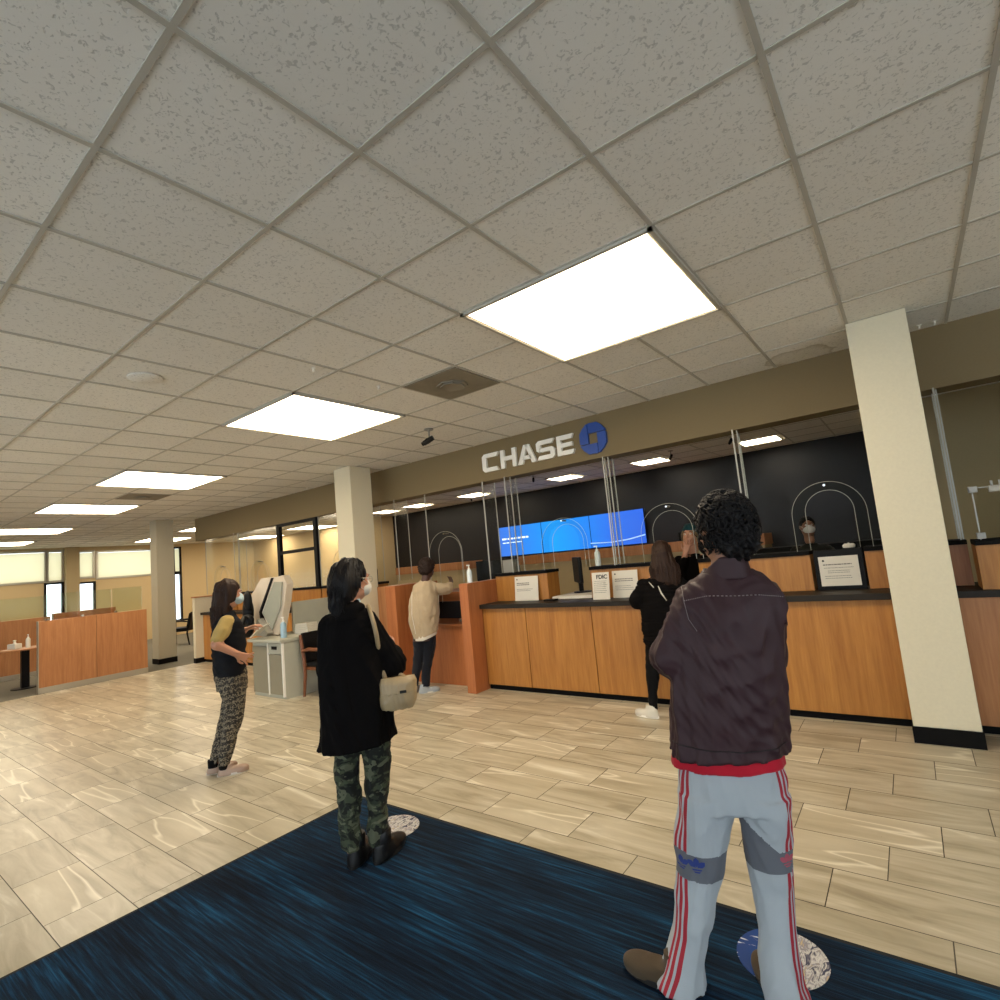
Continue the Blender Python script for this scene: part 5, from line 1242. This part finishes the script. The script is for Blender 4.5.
b = MB(); b.tube([(.245, -.16, 1.16), (.262, -.175, 1.10), (.30, -.18, 1.03)], [.003, .007, .004], 6); b.tube([(.17, -.115, 1.20), (.205, -.15, 1.15)], [.002, .005], 6); b.build('white_cord', M['whitec'], P, smooth='all')
S_ = SDF((-.02, -.16, .05), (.5, .2, .72), .006)
S_.loft([(.07, .080, -.02, .039, .044), (.2, .088, .0, .042, .046), (.33, .108, .01, .058, .058), (.42, .116, .01, .064, .064), (.55, .14, .005, .072, .075), (.68, .17, 0, .09, .09)], .012)
S_.loft([(.07, .38, 0, .039, .044), (.33, .365, .01, .058, .058), (.42, .355, .01, .064, .064), (.68, .32, 0, .09, .09)], .012); S_.fold(.002, 50, 93); sdf_obj(S_, 'leggings', M['legg'], P)
for x_, y_, an in ((.085, -.06, 143), (.40, -.05, 60)): add_shoe('trainer', P, x_+.02, y_, R_(an), M['sneak'], M['signw'], .235, .09, .075, 0, laces_mat=M['signw'])
hair_long('hair', P, Mh, .96, M['hbrown'], 1.135, (.01, -.035), seed=7, n=170, width=.125, back=.10)

# ---- staff behind the glass
P = person(-1.15, 4.95, R_(17.52), 'person in teal knit cap behind the glass, hand raised to the face')
Mh = head_matrix((-.055, 0, 1.585), R_(165), R_(8), 0, 1.0)
add_body(P, dict(head=Mh, neck=(-.05, 0, 1.42), torso=[(.70, -.03, 0, .13, .1), (1.0, -.04, 0, .13, .1), (1.3, -.05, 0, .14, .09), (1.37, -.05, 0, .1, .06)],
    limbs=[([(-.20, 0, 1.32), (-.22, -.10, 1.12), (-.125, -.14, 1.40)], [.045, .04, .028]), ([(.11, 0, 1.32), (.14, -.04, 1.08), (.06, -.22, 1.10)], [.045, .04, .028]), ([(-.1, 0, .75), (-.1, 0, .42), (-.1, 0, .05)], [.08, .055, .04]), ([(.04, 0, .75), (.04, 0, .42), (.04, 0, .05)], [.08, .055, .04])],
    hands=[((-.122, -.14, 1.405), (.35, .05, 1), (0, 1, .1), 1, .95, .35, .3), ((.055, -.225, 1.10), (-.4, -.8, 0), (0, 0, -1), 1, .95, .3)]), h=.007, mat='skin')
S_ = SDF((-.34, -.28, .5), (.28, .18, 1.42), .008); S_.loft([(.55, -.03, 0, .17, .12), (.9, -.04, 0, .17, .125), (1.2, -.045, 0, .185, .12), (1.32, -.05, 0, .16, .095), (1.38, -.05, 0, .07, .065)], .02)
S_.chain([(-.20, 0, 1.31), (-.222, -.10, 1.13), (-.15, -.135, 1.32)], [.062, .058, .044], .03); S_.chain([(.10, 0, 1.31), (.14, -.04, 1.09), (.07, -.19, 1.10)], [.062, .056, .042], .03); S_.fold(.004, 40, 95); sdf_obj(S_, 'coat', M['coat'], P)
S_ = SDF((-.26, -.2, .0), (.2, .2, .8), .01); S_.chain([(-.09, 0, .74), (-.1, 0, .42), (-.1, 0, .06)], [.1, .07, .06]); S_.chain([(.03, 0, .74), (.04, 0, .42), (.04, 0, .06)], [.1, .07, .06]); sdf_obj(S_, 'trousers', M['legg'], P)
for x_ in (-.1, .04): add_shoe('shoe', P, x_, .04, R_(-90), M['bootb'], M['rub'], .27, .1, .08, 0)
T = lambda p: Mh @ Vector(p); rot = Mh.to_3x3().normalized()
S_ = SDF((-.22, -.17, 1.5), (.11, .17, 1.76), .006); S_.ell(T((0, -.022, .05)), (.088, .104, .098), .02, rot).ell(T((0, .10, -.03)), (.1, .09, .085), 0, rot, True).ell(T((0, 0, -.1)), (.13, .15, .11), 0, rot, True).fold(.003, 90, 97, (1, 1, .3)); sdf_obj(S_, 'knit_cap', cloth('teal_knit', '#1e4247', .95, 150, bump=.6), P)
b = MB()
for sx in (-1, 1):
    b.tube([T((sx*.05, .07, .045)), T((sx*.075, .03, .02)), T((sx*.082, .0, -.03)), T((sx*.075, -.02, -.07))], [.012, .016, .018, .01], 8)
b.build('hair', hair_mat('ash_blond_hair', '#5b4a35', '#8a7758'), P, smooth='all')
P = person(-.20, 6.2, R_(4.43), 'person in pale mask and dark clothes behind the glass, seen through the arch at right')
Mh = head_matrix((.0, 0, 1.565), R_(195), R_(6), 0, .97)
add_body(P, dict(head=Mh, neck=(0, 0, 1.40), torso=[(.70, 0, 0, .13, .1), (1.0, 0, 0, .13, .1), (1.27, 0, 0, .15, .09), (1.34, 0, 0, .1, .06)],
    limbs=[([(-.16, 0, 1.29), (-.2, -.04, 1.06), (-.1, -.2, 1.08)], [.045, .04, .028]), ([(.16, 0, 1.29), (.24, -.12, 1.20), (.36, -.2, 1.18)], [.045, .04, .028]), ([(-.07, 0, .75), (-.07, 0, .42), (-.07, 0, .05)], [.08, .055, .04]), ([(.07, 0, .75), (.07, 0, .42), (.07, 0, .05)], [.08, .055, .04])],
    hands=[((-.1, -.205, 1.08), (.3, -.9, 0), (0, 0, -1), 1, .92, .3), ((.365, -.2, 1.18), (.9, -.3, 0), (0, 0, -1), -1, .92, .3)]), h=.008, mat='skint')
S_ = SDF((-.34, -.28, .5), (.45, .18, 1.42), .008); S_.loft([(.55, 0, 0, .17, .12), (.9, 0, 0, .17, .125), (1.2, 0, 0, .185, .12), (1.30, 0, 0, .16, .095), (1.36, 0, 0, .07, .065)], .02)
S_.chain([(-.16, 0, 1.28), (-.2, -.04, 1.07), (-.12, -.18, 1.08)], [.06, .055, .04], .03); S_.chain([(.16, 0, 1.28), (.24, -.12, 1.20), (.34, -.19, 1.18)], [.06, .055, .042], .03); S_.fold(.004, 40, 99); sdf_obj(S_, 'shirt', cloth('olive_black_shirt', '#24241f', .8), P)
S_ = SDF((-.2, -.2, .0), (.2, .2, .8), .01); S_.chain([(-.06, 0, .74), (-.07, 0, .42), (-.07, 0, .06)], [.1, .07, .06]); S_.chain([(.06, 0, .74), (.07, 0, .42), (.07, 0, .06)], [.1, .07, .06]); sdf_obj(S_, 'trousers', M['legg'], P)
for x_ in (-.07, .07): add_shoe('shoe', P, x_, .04, R_(-90), M['bootb'], M['rub'], .27, .1, .08, 0)
T = lambda p: Mh @ Vector(p); rot = Mh.to_3x3().normalized()
S_ = SDF((-.17, -.17, 1.44), (.17, .17, 1.74), .007); S_.ell(T((0, -.022, .036)), (.086, .102, .094), .02, rot).ell(T((0, -.06, -.02)), (.08, .06, .07), .03, rot).ell(T((0, .095, -.02)), (.075, .08, .085), 0, rot, True).fold(.004, 90, 98); sdf_obj(S_, 'hair', M['hblack'], P)
face_mask(P, Mh, .97, M['maskw'])

# ---- repeats share a group
GROUPS = {'ceiling_light': 'square ceiling lights', 'ceiling_vent': 'square ceiling vents', 'sprinkler': 'small ceiling sprinkler heads and pins', 'security_camera': 'small ceiling cameras',
          'column': 'square columns', 'counter_unit': 'wood fronts of the teller counter', 'worktop': 'dark ledges on the teller counter', 'counter_riser': 'wood boxes standing on the counter ledge',
          'acrylic_screen': 'clear screens over the counter', 'acrylic_fin': 'slim clear fins between the screens', 'end_panel': 'end panels of the counter', 'credenza': 'back cabinets under the navy wall',
          'monitor': 'black monitors behind the counter', 'paper_notice': 'notices on the counter', 'sanitizer_bottle': 'pump bottles', 'office_divider': 'low wood dividers', 'arm_chair': 'arm chairs', 'floor_sticker': 'round floor stickers on the mat',
          'work_desk': 'staff side desks', 'desktop_box': 'dark boxes on the back cabinet'}
for o in S.objects:
    if o.parent is None and 'label' in o and o.name.split('.')[0] in GROUPS: o['group'] = GROUPS[o.name.split('.')[0]]
